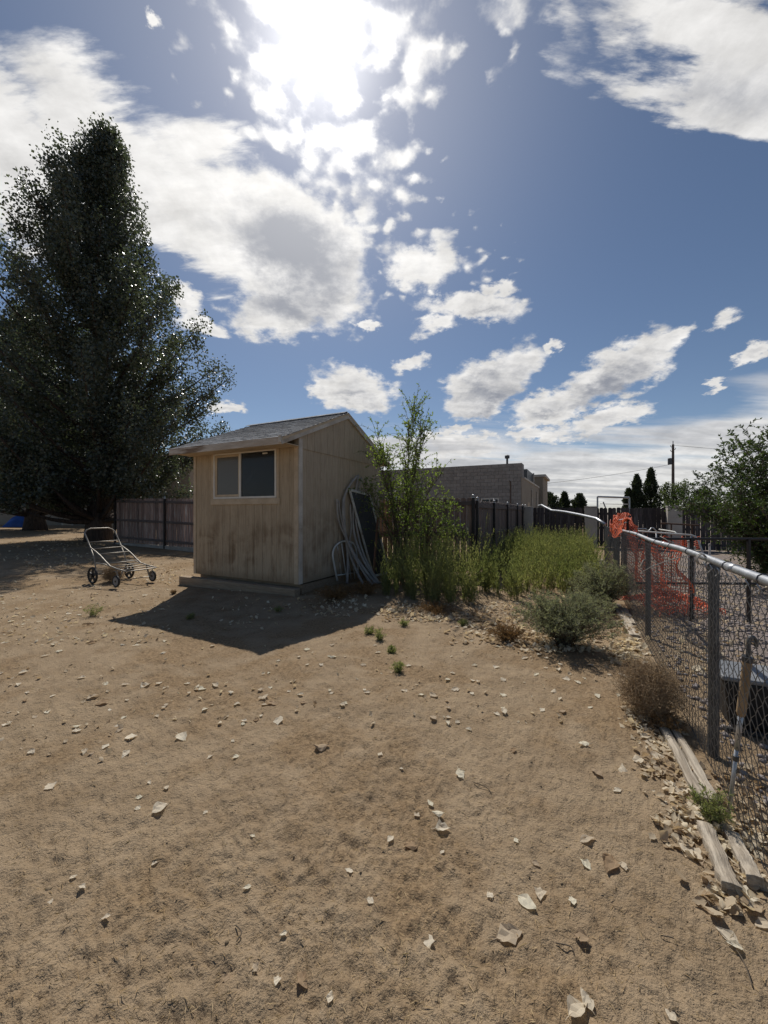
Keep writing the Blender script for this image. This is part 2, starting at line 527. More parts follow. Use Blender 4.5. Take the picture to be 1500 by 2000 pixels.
M = {}
M['dirt'] = ground_mat()
M['side_front'] = siding_mat('plywood_siding_front', (.48, .375, .255), (.385, .295, .195), (.17, .105, .055), .65)
M['side_gable'] = siding_mat('plywood_siding_side_skylit', (.49, .395, .285), (.385, .305, .215), (.20, .14, .09), .75)  # same paint as the front; grey cast of sky light put into the colour
M['trim'] = mat('weathered_white_trim', (.62, .56, .48), (.48, .42, .35), 3, .75, .2, 30, c3=(.36, .29, .22))
M['trim_tan'] = mat('tan_trim', (.58, .46, .32), (.48, .37, .25), 4, .8, .2, 30)
M['vinyl'] = mat('window_vinyl', (.74, .70, .62), (.66, .62, .55), 5, .5)
M['shingle'] = mat('asphalt_shingle', (.37, .375, .385), (.24, .245, .255), 18, .95, .6, 160, vary=.22)
M['fascia'] = mat('peeling_fascia', (.60, .53, .45), (.44, .36, .28), 2.2, .85, .3, 25, stretch=(1, 3, 6), c3=(.22, .15, .10))
M['picket'] = mat('fence_wood_red_brown', (.36, .25, .205), (.21, .145, .12), 3, .9, .35, 14, stretch=(14, 14, 1.1), vary=.4, c3=(.46, .39, .34))
M['picket_dark'] = mat('fence_wood_dark', (.085, .070, .066), (.05, .042, .042), 3, .9, .35, 14, stretch=(14, 14, 1.1), vary=.3, c3=(.13, .115, .11))
M['picket_grey'] = mat('fence_wood_grey', (.19, .15, .13), (.125, .10, .09), 3, .9, .35, 14, stretch=(14, 14, 1.1), vary=.25, c3=(.18, .155, .145))
M['rail_wood'] = mat('fence_rail_wood', (.17, .135, .12), (.11, .085, .075), 3, .9, .3, 14, stretch=(1.2, 12, 12))
M['black'] = mat('black_paint', (.022, .020, .020), (.035, .03, .028), 6, .5)
M['galv'] = mat('galvanised_steel', (.50, .51, .52), (.36, .37, .38), 14, .42, .1, 80, metal=.75, spec=.5)
M['galv_dark'] = mat('dull_galvanised_steel', (.115, .118, .12), (.075, .077, .08), 14, .5, .1, 80, metal=.6)
M['wire'] = mat('fence_wire', (.20, .20, .20), (.13, .13, .13), 20, .45, metal=.7)
M['alu'] = mat('dull_aluminium', (.33, .31, .275), (.24, .22, .19), 9, .55, .1, 60, metal=.7, spec=.5)
M['rubber'] = mat('black_rubber', (.025, .025, .025), (.045, .042, .04), 8, .7)
M['hub'] = mat('grey_hub_plastic', (.30, .29, .28), (.22, .21, .2), 6, .5)
M['white_metal'] = mat('chipped_white_metal', (.66, .66, .62), (.50, .49, .45), 6, .55, c3=(.26, .17, .11))
M['pole'] = mat('grey_bare_wood', (.42, .385, .345), (.29, .265, .24), 5, .9, .3, 30, stretch=(1, 1, 1))
M['screen'] = mat('dark_screen', (.05, .052, .055), (.065, .068, .07), 4, .9)
M['board_red'] = mat('reddish_board', (.22, .12, .075), (.15, .08, .05), 4, .9, .3, 20, stretch=(8, 8, 1))
M['board'] = mat('silvered_lumber', (.54, .47, .37), (.30, .25, .19), 2.2, .9, .9, 9, stretch=(1.1, 22, 22), c3=(.26, .21, .155))
M['grip'] = mat('worn_wood_grip', (.36, .255, .15), (.25, .17, .095), 3, .7, .4, 16, stretch=(20, 20, 1.4))
M['tumble'] = leafmat('tumbleweed_twig', (.30, .22, .14), (.42, .32, .21), .35, .85, .1, (1.2, 1.1, .9))
M['orange'] = mat('orange_plastic_net', (.80, .17, .065), (.66, .12, .05), 5, .5)
M['block'] = mat('concrete_block', (.335, .31, .285), (.275, .255, .235), 6, .95, .5, 60, vary=.10)
M['mortar'] = mat('mortar', (.21, .19, .17), None, 6, .95)
M['stucco'] = mat('tan_stucco', (.33, .275, .21), (.29, .24, .185), 1.2, .95, .4, 60)
M['pillar'] = mat('pale_stucco_pillar', (.46, .42, .37), (.38, .345, .30), 2, .95, .5, 50)
M['bark'] = mat('rough_bark', (.10, .075, .06), (.045, .034, .028), 3, .95, 1.0, 9, stretch=(7, 7, 1.3))
M['twig'] = mat('twig_bark', (.13, .10, .07), (.09, .07, .05), 8, .9)
M['leaf_dark'] = leafmat('cottonwood_leaf', (.058, .068, .054), (.108, .122, .090), .38, .34, .7, (1.1, 1.25, .7))
M['leaf_elm'] = leafmat('elm_leaf', (.11, .15, .055), (.20, .235, .09), .5, .5, .35)
M['leaf_bush'] = leafmat('shrub_leaf', (.045, .068, .030), (.085, .118, .048), .3, .5, .35)
M['leaf_weed'] = leafmat('weed_leaf', (.165, .195, .085), (.35, .335, .17), .5, .7, .15, (1.2, 1.3, .7))
M['leaf_sage'] = leafmat('sage_leaf', (.21, .22, .15), (.31, .31, .21), .4, .8, .1, (1.2, 1.25, .8))
M['leaf_dry'] = leafmat('dry_weed', (.17, .105, .05), (.25, .165, .085), .3, .85, .1, (1.3, 1.1, .7))
M['leaf_far'] = leafmat('far_tree_leaf', (.030, .040, .022), (.055, .068, .034), .15, .7, .2)
M['leaf_willow'] = leafmat('willow_leaf', (.075, .095, .045), (.12, .14, .07), .3, .7, .2)
M['litter'] = leafmat('fallen_leaf_litter', (.34, .235, .135), (.82, .75, .58), .38, .8, .15, (1.1, 1.0, .8))
M['straw'] = leafmat('straw', (.30, .20, .10), (.52, .40, .24), .1, .85, .1)
M['clod'] = mat('dirt_clod', (.25, .185, .115), (.19, .14, .085), 9, .95, .4, 50)
M['stone'] = mat('gravel_stone', (.33, .29, .27), (.17, .15, .15), .9, .9, .3, 30, lo=.3, hi=.7)
M['tarp'] = mat('blue_tarp', (.02, .085, .34), (.015, .06, .25), 3, .5, .3, 12)
M['grey_plastic'] = mat('grey_plastic', (.21, .22, .23), (.18, .187, .195), 3, .5)
M['dark_plastic'] = mat('dark_plastic', (.012, .012, .013), (.02, .02, .02), 3, .5)
M['concrete'] = mat('old_concrete', (.40, .36, .31), (.29, .255, .215), 3, .95, .4, 40)
M['timber'] = mat('skid_timber', (.36, .275, .19), (.25, .185, .125), 3, .9, .5, 12, stretch=(1.3, 14, 14))
M['rust'] = mat('rusty_steel', (.13, .075, .05), (.08, .05, .038), 9, .8)
M['glass_light'] = glass_mat('paler_window_glass', (.34, .335, .32), .6)  # left shed pane: paler tint, less see-through
M['glass_dark'] = glass_mat('clear_window_glass', (.22, .235, .26))
M['inside'] = mat('shed_interior', (.10, .085, .07), None, 4, .9)
M['cord'] = mat('tie_cord', (.40, .375, .335), (.28, .26, .235), 9, .8)
M['pole_wood'] = mat('utility_pole_wood', (.13, .105, .085), (.09, .07, .06), 3, .9, .2, 20, stretch=(8, 8, 1))

# fallen leaf: each copy has its own paleness
def fallen_mat():
    m = bpy.data.materials.new('fallen_leaf'); m.use_nodes = True
    T = NT(m.node_tree)
    rnd = T.n('ShaderNodeObjectInfo').outputs['Random']
    co = T.n('ShaderNodeTexCoord').outputs['Object']
    n = T.noise(co, 40, 5, .6, .3, w=T.m('MULTIPLY', rnd, 40))
    ramp = T.n('ShaderNodeValToRGB', {0: rnd})
    e = ramp.color_ramp.elements
    e[0].position = 0; e[0].color = (.40, .28, .17, 1); e[1].position = 1; e[1].color = (.84, .79, .62, 1)
    x = e.new(.22); x.color = (.74, .65, .50, 1)
    x = e.new(.65); x.color = (.84, .76, .61, 1)
    col = T.mix(T.m('MULTIPLY', T.step(n, .5, .75), .4), ramp.outputs[0], (.25, .165, .09, 1))
    bs = T.n('ShaderNodeBsdfPrincipled', {'Base Color': col, 'Roughness': .8, 'Specular IOR Level': .15})
    tr = T.n('ShaderNodeBsdfTranslucent', {'Color': col})
    T.n('ShaderNodeOutputMaterial', {0: T.n('ShaderNodeMixShader', {0: .42, 1: bs.outputs[0], 2: tr.outputs[0]}).outputs[0]})
    return m
M['fallen'] = fallen_mat()


# ------------------------------------------------------------------ the ground: one sheet, fine near the path of view, out to the horizon
def build_ground():
    th = np.concatenate([np.linspace(-.5 * math.pi + .0, -1.0, 60, endpoint=False), np.linspace(-1.0, 1.0, 620, endpoint=False),
                         np.linspace(1.0, .5 * math.pi, 60, endpoint=False), np.linspace(.5 * math.pi, 1.5 * math.pi, 90, endpoint=False)])
    r = np.concatenate([[.05, .3, .6], np.geomspace(.8, 11, 330, endpoint=False), np.geomspace(11, 45, 90, endpoint=False), np.geomspace(45, 4000, 40)])
    TH, RR = np.meshgrid(th, r)
    X = RR * np.sin(TH); Y = RR * np.cos(TH)
    Z = ground_z(X, Y)
    n, m = X.shape
    verts = np.stack([X, Y, Z], -1).reshape(-1, 3)
    i = np.arange(n - 1)[:, None] * m; j = np.arange(m)[None, :]; k = (j + 1) % m
    faces = np.stack([i + j, i + k, i + m + k, i + m + j], -1).reshape(-1, 4)
    faces = faces[:, ::-1]
    o = link('ground', npmesh('ground', verts, faces, M['dirt'], True))
    o['kind'] = 'structure'


build_ground()


# ------------------------------------------------------------------ foliage helpers
def unit(a):
    return a / np.maximum(np.linalg.norm(a, axis=-1, keepdims=True), 1e-9)


def leaves(pos, direc, length, width, fold=.25):
    """one folded diamond leaf (two triangles) per position; returns verts, tris"""
    n = len(pos)
    d = unit(direc)
    s = unit(np.cross(d, rng.normal(size=(n, 3))))
    up = np.cross(s, d)
    L = np.asarray(length).reshape(-1, 1) * np.ones((n, 1)); Wd = np.asarray(width).reshape(-1, 1) * np.ones((n, 1))
    a = pos; b = pos + d * L
    mid = pos + d * L * .42
    l = mid + s * Wd * .5 + up * Wd * fold; q = mid - s * Wd * .5 + up * Wd * fold
    v = np.stack([a, l, b, q], 1).reshape(-1, 3)
    base = np.arange(n)[:, None] * 4
    f = np.concatenate([base + np.array([[0, 1, 2]]), base + np.array([[0, 2, 3]])], 1).reshape(-1, 3)
    return v, f


def nptube(paths, radii, n=3):
    """many tubes at once: paths (k,m,3), radii (k,m)"""
    k, m, _ = paths.shape
    t = np.gradient(paths, axis=1); t = unit(t)
    ref = np.zeros_like(t); ref[..., 0] = 1.0
    ref[np.abs(t[..., 0]) > .8] = (0, 1, 0)
    a = unit(np.cross(t, ref)); b = np.cross(t, a)
    vs = []
    for i in range(n):
        an = 2 * math.pi * i / n
        vs.append(paths + (a * math.cos(an) + b * math.sin(an)) * radii[..., None])
    v = np.stack(vs, 2).reshape(-1, 3)                      # (k,m,n)
    I = (np.arange(k)[:, None, None] * m + np.arange(m - 1)[None, :, None]) * n
    J = np.arange(n)[None, None, :]; J2 = (J + 1) % n
    f = np.stack([I + J, I + J2, I + n + J2, I + n + J], -1).reshape(-1, 4)
    return v, f


def arcs(base, tip, bulge, m=6):
    """curved paths from base to tip (k,3) with a bulge vector at the middle"""
    t = np.linspace(0, 1, m)[None, :, None]
    return base[:, None] * (1 - t) + tip[:, None] * t + bulge[:, None] * (4 * t * (1 - t))


def tris(f):
    return np.concatenate([f[:, [0, 1, 2]], f[:, [0, 2, 3]]])


def merge(parts):
    vs, fs, o = [], [], 0
    for v, f in parts:
        if f.shape[1] == 4: f = tris(f)
        vs.append(v); fs.append(f + o); o += len(v)
    return np.concatenate(vs), np.concatenate(fs)


def big_tree(name, label, base, height, radius_at, n_limbs, clusters, per, leafsize, trunk_r, z0, matl, spread=.5, group=None, seed=1, lean=0):
    global rng
    rng = np.random.default_rng(seed)
    root = empty(name, base)
    tag(root, label, 'tree', group)
    # trunk
    hs = np.linspace(-.15, height * .97, 14)
    tr = MB()
    pts = [(math.sin(h * .5 + seed) * .12 * h / height * 4 + lean * h, math.cos(h * .4 + seed) * .1 * h / height * 3, h) for h in hs]
    rr = [trunk_r * (1.5 if h < 0 else (1.18 if h < 1.2 else 1)) * max(.06, 1 - h / height) ** .8 for h in hs]
    tr.tube(pts, rr, 12)
    P = np.array(pts)

    def trunk_at(h):
        return np.array([np.interp(h, hs, P[:, i]) for i in range(3)])
    leafpos = []; leafdir = []
    for i in range(n_limbs):
        f = (i + rng.random()) / n_limbs
        h = z0 + (height - z0) * f ** 1.05
        az = i * 2.39996 + rng.normal() * .3
        rad = radius_at(h / height, az) * (.70 + .32 * rng.random())
        s = trunk_at(max(.9, min(h - rad * (.55 + .35 * rng.random()), height * .95)))
        e = np.array([s[0] + math.cos(az) * rad, s[1] + math.sin(az) * rad, h])
        b = np.array([0, 0, -.10 * rad])
        pa = arcs(s[None], e[None], b[None], 7)[0]
        r0 = max(.02, trunk_r * .33 * (1 - h / height) + .02)
        tr.tube([tuple(q) for q in pa], list(np.linspace(r0, .012, 7)), 6)
        nc = max(5, int(clusters * min(1.25, .35 + rad / 4)))
        for c in range(nc):
            t = .25 + .78 * (c + rng.random()) / nc
            q = np.array([np.interp(t, np.linspace(0, 1, 7), pa[:, k]) for k in range(3)])
            off = unit(rng.normal(size=3)) * spread * (.3 + .8 * rng.random()) * np.array([1, 1, .8]) * (1.15 - .5 * t)
            cc = q + off
            n = int(per * (.5 + rng.random()))
            sz = (.34 + .3 * rng.random()) * (spread / .5) ** .7 * (1.1 - .18 * t)
            pp = cc + unit(rng.normal(size=(n, 3))) * (rng.random((n, 1)) ** .45) * np.array([sz, sz, sz * 1.35])
            leafpos.append(pp)
            leafdir.append(rng.normal(size=(n, 3)) + np.array([0, 0, -.5]))
            if c % 3 == 0:
                tr.tube([tuple(q), tuple((q + cc) / 2 + np.array([0, 0, .05])), tuple(cc)], [.014, .01, .006], 4, cap=False)
    lp = np.concatenate(leafpos); ld = np.concatenate(leafdir)
    keep = lp[:, 2] > 1.75 + .35 * np.sin(lp[:, 0] * 1.7) + .25 * np.sin(lp[:, 1] * 2.3)
    lp = lp[keep]; ld = ld[keep]
    sc = rng.uniform(.7, 1.25, len(lp))
    v, f = leaves(lp, ld, leafsize * sc, leafsize * .85 * sc)
    tr.build('trunk', M['bark'], root, smooth=True)
    link('crown', npmesh('crown', v, f, matl), root)
    return root


def bush(name, label, cat, base, height, radius, n_stems, twigs, per, leaf, matl, droop=.15, stemr=.012, seed=3, stem_mat=None, minr=.1, z_leaf=.2, group=None, aspect=.45, upright=.5, ellipse=(1, 1)):
    """stems that leave the ground together and fan out; twigs on the stems; leaves along the twigs"""
    global rng
    rng = np.random.default_rng(seed)
    root = empty(name, base)
    tag(root, label, cat, group)
    az = rng.uniform(0, 2 * math.pi, n_stems)
    rr = radius * np.sqrt(rng.uniform(minr, 1, n_stems))
    hh = height * (1 - .55 * (rr / radius) ** 2) * rng.uniform(.72, 1.0, n_stems)
    b = np.stack([rng.normal(size=n_stems) * .05 * radius, rng.normal(size=n_stems) * .05 * radius, np.full(n_stems, -.03)], 1)
    tip = np.stack([np.cos(az) * rr * ellipse[0], np.sin(az) * rr * ellipse[1], hh], 1)
    bul = np.stack([-np.cos(az) * rr * .12, -np.sin(az) * rr * .12, hh * droop], 1)
    path = arcs(b, tip, bul, 8)
    rad = np.linspace(1, .25, 8)[None] * stemr * rng.uniform(.6, 1.2, n_stems)[:, None]
    stems = nptube(path, rad, 4)
    # twigs
    k = n_stems * twigs
    si = np.repeat(np.arange(n_stems), twigs)
    t = rng.uniform(z_leaf, 1, k)
    x = t * 7; i0 = np.clip(x.astype(int), 0, 6); fr = (x - i0)[:, None]
    tb = path[si, i0] * (1 - fr) + path[si, i0 + 1] * fr
    tl = height * rng.uniform(.08, .22, k) * (1.15 - .6 * t)
    dr = unit(rng.normal(size=(k, 3)) + np.array([0, 0, upright]) + unit(path[si, 7] - path[si, 5]) * .8)
    tt = tb + dr * tl[:, None]
    tp = arcs(tb, tt, np.tile([0, 0, .02 * height], (k, 1)), 4)
    tw = nptube(tp, np.linspace(1, .4, 4)[None] * stemr * .3 * np.ones((k, 1)), 3)
    sv, sf = merge([stems, tw])
    link('stems', npmesh('stems', sv, sf, stem_mat or M['twig']), root)
    li = np.repeat(np.arange(k), per)
    lt = rng.uniform(.1, 1.0, len(li))
    y = lt * 3; j0 = np.clip(y.astype(int), 0, 2); g = (y - j0)[:, None]
    lp = tp[li, j0] * (1 - g) + tp[li, j0 + 1] * g
    ld = unit(dr[li] * .7 + rng.normal(size=(len(li), 3)) * .7)
    s = rng.uniform(.65, 1.25, len(li)) * leaf
    v, f = leaves(lp, ld, s, s * aspect)
    link('foliage', npmesh('foliage', v, f, matl), root)
    return root


# ------------------------------------------------------------------ the shed
SHED_O = W(-5.745, 5.38)


def build_shed():
    root = empty('garden_shed', (*SHED_O, 0), UA)
    tag(root, 'beige plywood garden shed with grey shingle roof and sliding window', 'shed')
    X0, X1, D = -1.365, 1.365, 3.1
    ZB = .225
    ER, EZ, RZ, RY = -.5, 2.76, 3.62, 1.55      # eave y, eave z, ridge z, ridge y
    sl = (RZ - EZ) / (RY - ER)
    def under(y):                                # underside of the roof
        return EZ + sl * (min(y, 2 * RY - y) - ER) - .085
    wx0, wx1, wz0, wz1 = -.77, .865, 1.76, 2.66
    # front boards, grooved between
    st = [X0 + (X1 - X0) * i / 13 for i in range(14)]
    def front_piece(a, b, z0, z1):
        mb = MB(); mb.box(a + .0022, b - .0022, -.012, .0, z0, z1)
        mb.build('siding_board', M['side_front'], root, bevel=.002)
    for a, b in zip(st[:-1], st[1:]):
        cuts = [(a, b)]
        if b <= wx0 or a >= wx1:
            front_piece(a, b, ZB, under(0))
        else:
            lo, hi = max(a, wx0), min(b, wx1)
            front_piece(lo, hi, ZB, wz0 - .002)
            front_piece(lo, hi, wz1 + .002, under(0))
            if lo - a > .02: front_piece(a, lo, ZB, under(0))
            if b - hi > .02: front_piece(hi, b, ZB, under(0))
    # backing sheets (behind the grooves) with a window opening
    bk = MB()
    bk.box(X0, wx0, .001, .02, ZB, under(0)).box(wx1, X1, .001, .02, ZB, under(0)).box(wx0, wx1, .001, .02, ZB, wz0).box(wx0, wx1, .001, .02, wz1, under(0))
    bk.build('wall_sheathing', M['side_front'], root)
    # gable side facing the weeds
    n = 15
    for i in range(n):
        a, b = D * i / n, D * (i + 1) / n
        MB().box(X1, X1 + .012, a + .0022, b - .0022, ZB, 2.66).build('siding_board', M['side_gable'], root, bevel=.002)
        ua, ub = under(a + .004), under(b - .004)
        poly = [(a + .003, 2.625), (b - .003, 2.625), (b - .003, ub)]
        if a < RY < b: poly.append((RY, under(RY)))
        poly.append((a + .003, ua))
        MB().prism(poly, X1 + .014, X1 + .026, 'x').build('gable_board', M['side_gable'], root)
    poly = [(0, ZB), (D, ZB), (D, under(D)), (RY, under(RY)), (0, under(0))]
    MB().prism([(y + (.021 if y == 0 else 0), z) for y, z in poly], X1 - .02, X1 - .001, 'x').build('wall_sheathing', M['side_gable'], root)
    MB().prism(poly, X0, X0 + .02, 'x').build('wall_sheathing', M['side_front'], root)
    MB().box(X0 + .021, X1 - .021, D - .02, D, ZB, under(D)).build('wall_sheathing', M['side_front'], root)
    MB().box(X0 + .022, X1 - .022, .022, D - .022, ZB + .01, ZB + .03).build('floor', M['inside'], root)
    MB().box(X0 + .3, X1 - .3, D - .5, D - .1, ZB + .03, 1.95).box(-.9, -.55, .5, .9, ZB + .03, 1.9).build('stored_boxes', M['inside'], root)
    MB().beam((-.62, .25, 1.5), (-.28, .6, 2.4), .03, .07).build('leaning_shelf', M['trim'], root)
    nh = MB()
    for k, x in enumerate(st[:-1]):
        for z in np.arange(.32, 2.7, .3):
            xx = x + .03 + (k % 3) * .012; zz = z + (k % 2) * .02
            if wx0 - .1 < xx < wx1 + .1 and wz0 - .13 < zz < wz1 + .05: continue
            nh.box(xx - .004, xx + .004, -.0138, -.0121, zz - .004, zz + .004)
    for k in range(n):
        for z in np.arange(.32, 2.6, .3):
            yy = D * k / n + .035
            nh.box(X1 + .0121, X1 + .0138, yy - .004, yy + .004, z - .004, z + .004)
    o = nh.build('nail_heads', M['rust'], root); o['kind'] = 'stuff'
    # corner boards
    MB().box(X1 - .085, X1 + .004, -.028, -.013, ZB, under(0)).build('corner_board', M['trim_tan'], root, bevel=.003)
    MB().box(X1 + .0135, X1 + .029, -.028, .07, ZB, 2.80).build('corner_board', M['trim'], root, bevel=.003)
    MB().box(X0, X0 + .07, -.028, -.013, ZB, under(0)).build('corner_board', M['trim_tan'], root, bevel=.003)
    # skids, sill timber and broken pad under the shed
    MB().box(X0 + .05, X1 - .02, .10, D - .1, .0, ZB - .03).build('floor_skid', M['timber'], root)
    MB().beam((X0 - .22, -.12, .075), (X1 + .02, -.06, .06), .16, .20).build('sill_timber', M['timber'], root, bevel=.012)
    # roof
    P = [(ER, EZ - .03), (RY, RZ - .03), (2 * RY - ER, EZ - .03), (2 * RY - ER, EZ - .075), (RY, RZ - .075), (ER, EZ - .075)]
    rx0, rx1 = X0 - .065, X1 + .07
    roof = MB().prism(P, rx0, rx1, 'x').build('roof', M['trim_tan'], root)
    MB().box(rx0, rx1, ER - .022, ER - .002, EZ - .145, EZ - .022).build('fascia', M['fascia'], root, bevel=.003)
    MB().box(rx1 - .05, rx1 + .004, ER - .05, ER - .024, EZ - .125, EZ - .008).build('gutter_end', M['trim'], root, bevel=.003)
    MB().box(rx0 + .005, rx1 - .03, ER + .0, -.03, EZ - .112, EZ - .10).build('soffit', M['trim_tan'], root)
    for s in (0, 1):
        y0, y1 = (ER, RY) if s == 0 else (RY, 2 * RY - ER)
        z0, z1 = (EZ, RZ) if s == 0 else (RZ, EZ)
        MB().prism([(y0, z0 - .145), (y1, z1 - .145), (y1, z1 - .022), (y0, z0 - .022)], rx1 - .038, rx1 - .003, 'x').build('rake_board', M['trim'], root)
        MB().prism([(y0, z0 - .145), (y1, z1 - .145), (y1, z1 - .022), (y0, z0 - .022)], rx0 + .003, rx0 + .02, 'x').build('rake_board', M['trim'], root)
    # shingles: every tab of the slope in view
    ang = math.atan(sl); L = math.hypot(RY - ER, RZ - EZ)
    nc = 15; ex = L / nc; tw = .285
    def tab(w):
        mb = MB()
        mb.add([(0, 0, 0), (w, 0, 0), (w, ex * 1.12, -.012), (0, ex * 1.12, -.012), (0, 0, .009), (w, 0, .009), (w, ex * 1.12, -.006), (0, ex * 1.12, -.006)],
               [(0, 3, 2, 1), (4, 5, 6, 7), (0, 1, 5, 4), (1, 2, 6, 5), (2, 3, 7, 6), (3, 0, 4, 7)])
        return mb.mesh('shingle', M['shingle'])
    full = tab(tw - .006); cache = {}
    for c in range(nc):
        s0 = c * ex - .012
        y = ER + s0 * math.cos(ang); z = EZ - .022 + s0 * math.sin(ang)
        x = rx0 - .012 - (c % 2) * tw * .5 - (c % 3) * .03
        while x < rx1 + .012:
            a = max(x, rx0 - .012); b = min(x + tw - .006, rx1 + .012)
            if b - a > .03:
                w = round(b - a, 2)
                if abs(w - (tw - .006)) < .012: me = full
                else: me = cache.setdefault(w, tab(w))
                o = link('shingle', me, roof, (a, y + random.uniform(-.004, .004), z + random.uniform(0, .003)))
                o.rotation_euler = (ang, 0, random.uniform(-.006, .006))
            x += tw
    capm = MB().prism([(-.11, -.052), (0, -.004), (.11, -.052), (.11, -.042), (0, .008), (-.11, -.042)], 0, .19, 'x').mesh('ridge_cap', M['shingle'])
    for i in range(16):
        x = rx0 - .012 + i * .176
        link('ridge_cap', capm, roof, (x, RY, RZ + .004 + random.uniform(0, .003)))
    bs = MB()
    for c in range(nc):
        s0 = c * ex
        for k in range(10):
            x = rx0 + k * .283
            y1 = 2 * RY - ER - s0 * math.cos(ang); z1 = EZ - .016 + s0 * math.sin(ang)
            y2 = y1 - ex * math.cos(ang); z2 = z1 + ex * math.sin(ang) - .008
            bs.add([(x, y1, z1), (x + .277, y1, z1), (x + .277, y2, z2), (x, y2, z2), (x, y1, z1 - .012), (x + .277, y1, z1 - .012)], [(0, 1, 2, 3), (0, 4, 5, 1)])
    o = bs.build('back_shingles', M['shingle'], roof); o['kind'] = 'stuff'
    # window
    win = MB()
    f = .035
    win.box(wx0, wx1, -.03, .02, wz0, wz0 + f).box(wx0, wx1, -.03, .02, wz1 - f, wz1).box(wx0, wx0 + f, -.03, .02, wz0 + f, wz1 - f).box(wx1 - f, wx1, -.03, .02, wz0 + f, wz1 - f)
    wo = win.build('window', M['vinyl'], root, bevel=.003)
    mx = -.05
    MB().box(mx - .022, mx + .028, -.024, .012, wz0 + f, wz1 - f).build('mullion', M['vinyl'], wo, bevel=.003)
    sash = MB()
    a0, a1, b0, b1 = wx0 + f + .003, mx - .024, wz0 + f + .003, wz1 - f - .003
    sash.box(a0, a1, -.018, .004, b0, b0 + .045).box(a0, a1, -.018, .004, b1 - .045, b1).box(a0, a0 + .05, -.018, .004, b0 + .045, b1 - .045).box(a1 - .02, a1, -.018, .004, b0 + .045, b1 - .045)
    sash.build('sash', M['trim_tan'], wo, bevel=.002)
    MB().box(a0 + .05, a1 - .02, -.008, -.004, b0 + .045, b1 - .045).build('pane', M['glass_light'], wo)
    MB().box(mx + .028, wx1 - f, -.006, -.002, wz0 + f, wz1 - f).build('pane', M['glass_dark'], wo)
    MB().box(.52, .64, -.0085, -.0065, wz1 - .085, wz1 - .06).build('sticker', M['vinyl'], wo)
    MB().box(wx0 - .07, wx1 + .09, -.038, -.0135, wz0 - .115, wz0 - .004).build('window_sill', M['trim_tan'], root, bevel=.003)
    MB().box(wx0 - .06, wx0 - .004, -.024, -.0135, wz0 - .002, wz1).build('window_casing', M['trim_tan'], root, bevel=.003)
    MB().box(wx1 + .004, wx1 + .06, -.024, -.0135, wz0 - .002, wz1).build('window_casing', M['trim_tan'], root, bevel=.003)
    return root


build_shed()


# ------------------------------------------------------------------ wooden fences
def picket_mesh(w, h, t, m, kind):
    if kind == 'round':
        top = [(w / 2, h - .05), (w * .42, h - .022), (w * .24, h - .005), (0, h), (-w * .24, h - .005), (-w * .42, h - .022), (-w / 2, h - .05)]
    else:
        top = [(w / 2, h - .04), (w * .28, h), (-w * .28, h), (-w / 2, h - .04)]
    return MB().prism([(-w / 2, 0), (w / 2, 0)] + top, -t / 2, t / 2, 'y').mesh('picket', m)


def plank_fence(name, label, a, b, posts, mat_p, w=.127, h=1.72, rails=(.16, .85, 1.58), side=1, pitch=.148, kind='round', lift=.12, post_mat=None, caps=True, post_w=.065, skip=None):
    """a, b in grid coordinates; posts: distances along; side: which side the rails are on"""
    A = Vector((*W(*a), 0)); B = Vector((*W(*b), 0))
    dvec = (B - A); Ln = dvec.length; ang = math.atan2(dvec.y, dvec.x)
    root = empty(name, (A.x, A.y, 0), ang)
    tag(root, label, 'fence')
    dn = dvec.normalized()
    def gl(s):
        p = A + dn * s
        return float(ground_z(np.array([p.x]), np.array([p.y]), False)[0])
    me = [picket_mesh(w * k, h, .018, mat_p, kind) for k in (1, .97, 1.02)]
    n = int(Ln / pitch)
    for i in range(n):
        s = (i + .5) * pitch
        if skip and skip(s): continue
        o = link('picket', random.choice(me), root, (s, random.uniform(-.003, .003), gl(s) + lift + random.uniform(-.012, .012)))
        o.rotation_euler = (random.uniform(-.006, .006), random.uniform(-.008, .008), random.uniform(-.02, .02))
    ps = list(posts)
    y = -side * .035
    for z in rails:
        for s0, s1 in zip(ps[:-1], ps[1:]):
            MB().beam((s0, y, gl(s0) + lift + z), (s1, y, gl(s1) + lift + z), .04, .088).build('rail', M['rail_wood'], root, bevel=.004)
    for s in ps:
        g0 = gl(s)
        p = MB().box(s - post_w / 2, s + post_w / 2, y - side * .035 - post_w / 2, y - side * .035 + post_w / 2, g0 - .2, g0 + lift + h - .02).build('post', post_mat or M['black'], root, bevel=.005)
        if caps:
            MB().lathe([(.042, 0), (.042, .015), (.012, .02), (.012, .03), (.028, .04), (.034, .058), (.026, .076), (.006, .084)], 12,
                       (s, y - side * .035, g0 + lift + h - .018)).build('post_cap', M['galv'], p, smooth=True)
    return root


back = plank_fence('picket_fence', 'reddish brown rounded picket fence with black posts behind the shed', (-16.55, 9.0), (-2.16, 9.0),
                   [0, 3.12, 6.24, 9.36, 12.4, 14.39], M['picket'], side=1)
sidef = plank_fence('picket_fence', 'dark grey brown picket fence running back from corner behind tall weeds', (-2.16, 9.02), (-2.16, 18.5),
                    [.02, 2.06, 4.4, 6.8, 8.4, 9.4], M['picket_grey'], side=1, lift=.06)
# concrete strip under the left fence
MB().box(-.1, 14.2, -.09, .07, -.1, .10).build('concrete_curb', M['concrete'], back, loc=(0, 0, .17), bevel=.01)
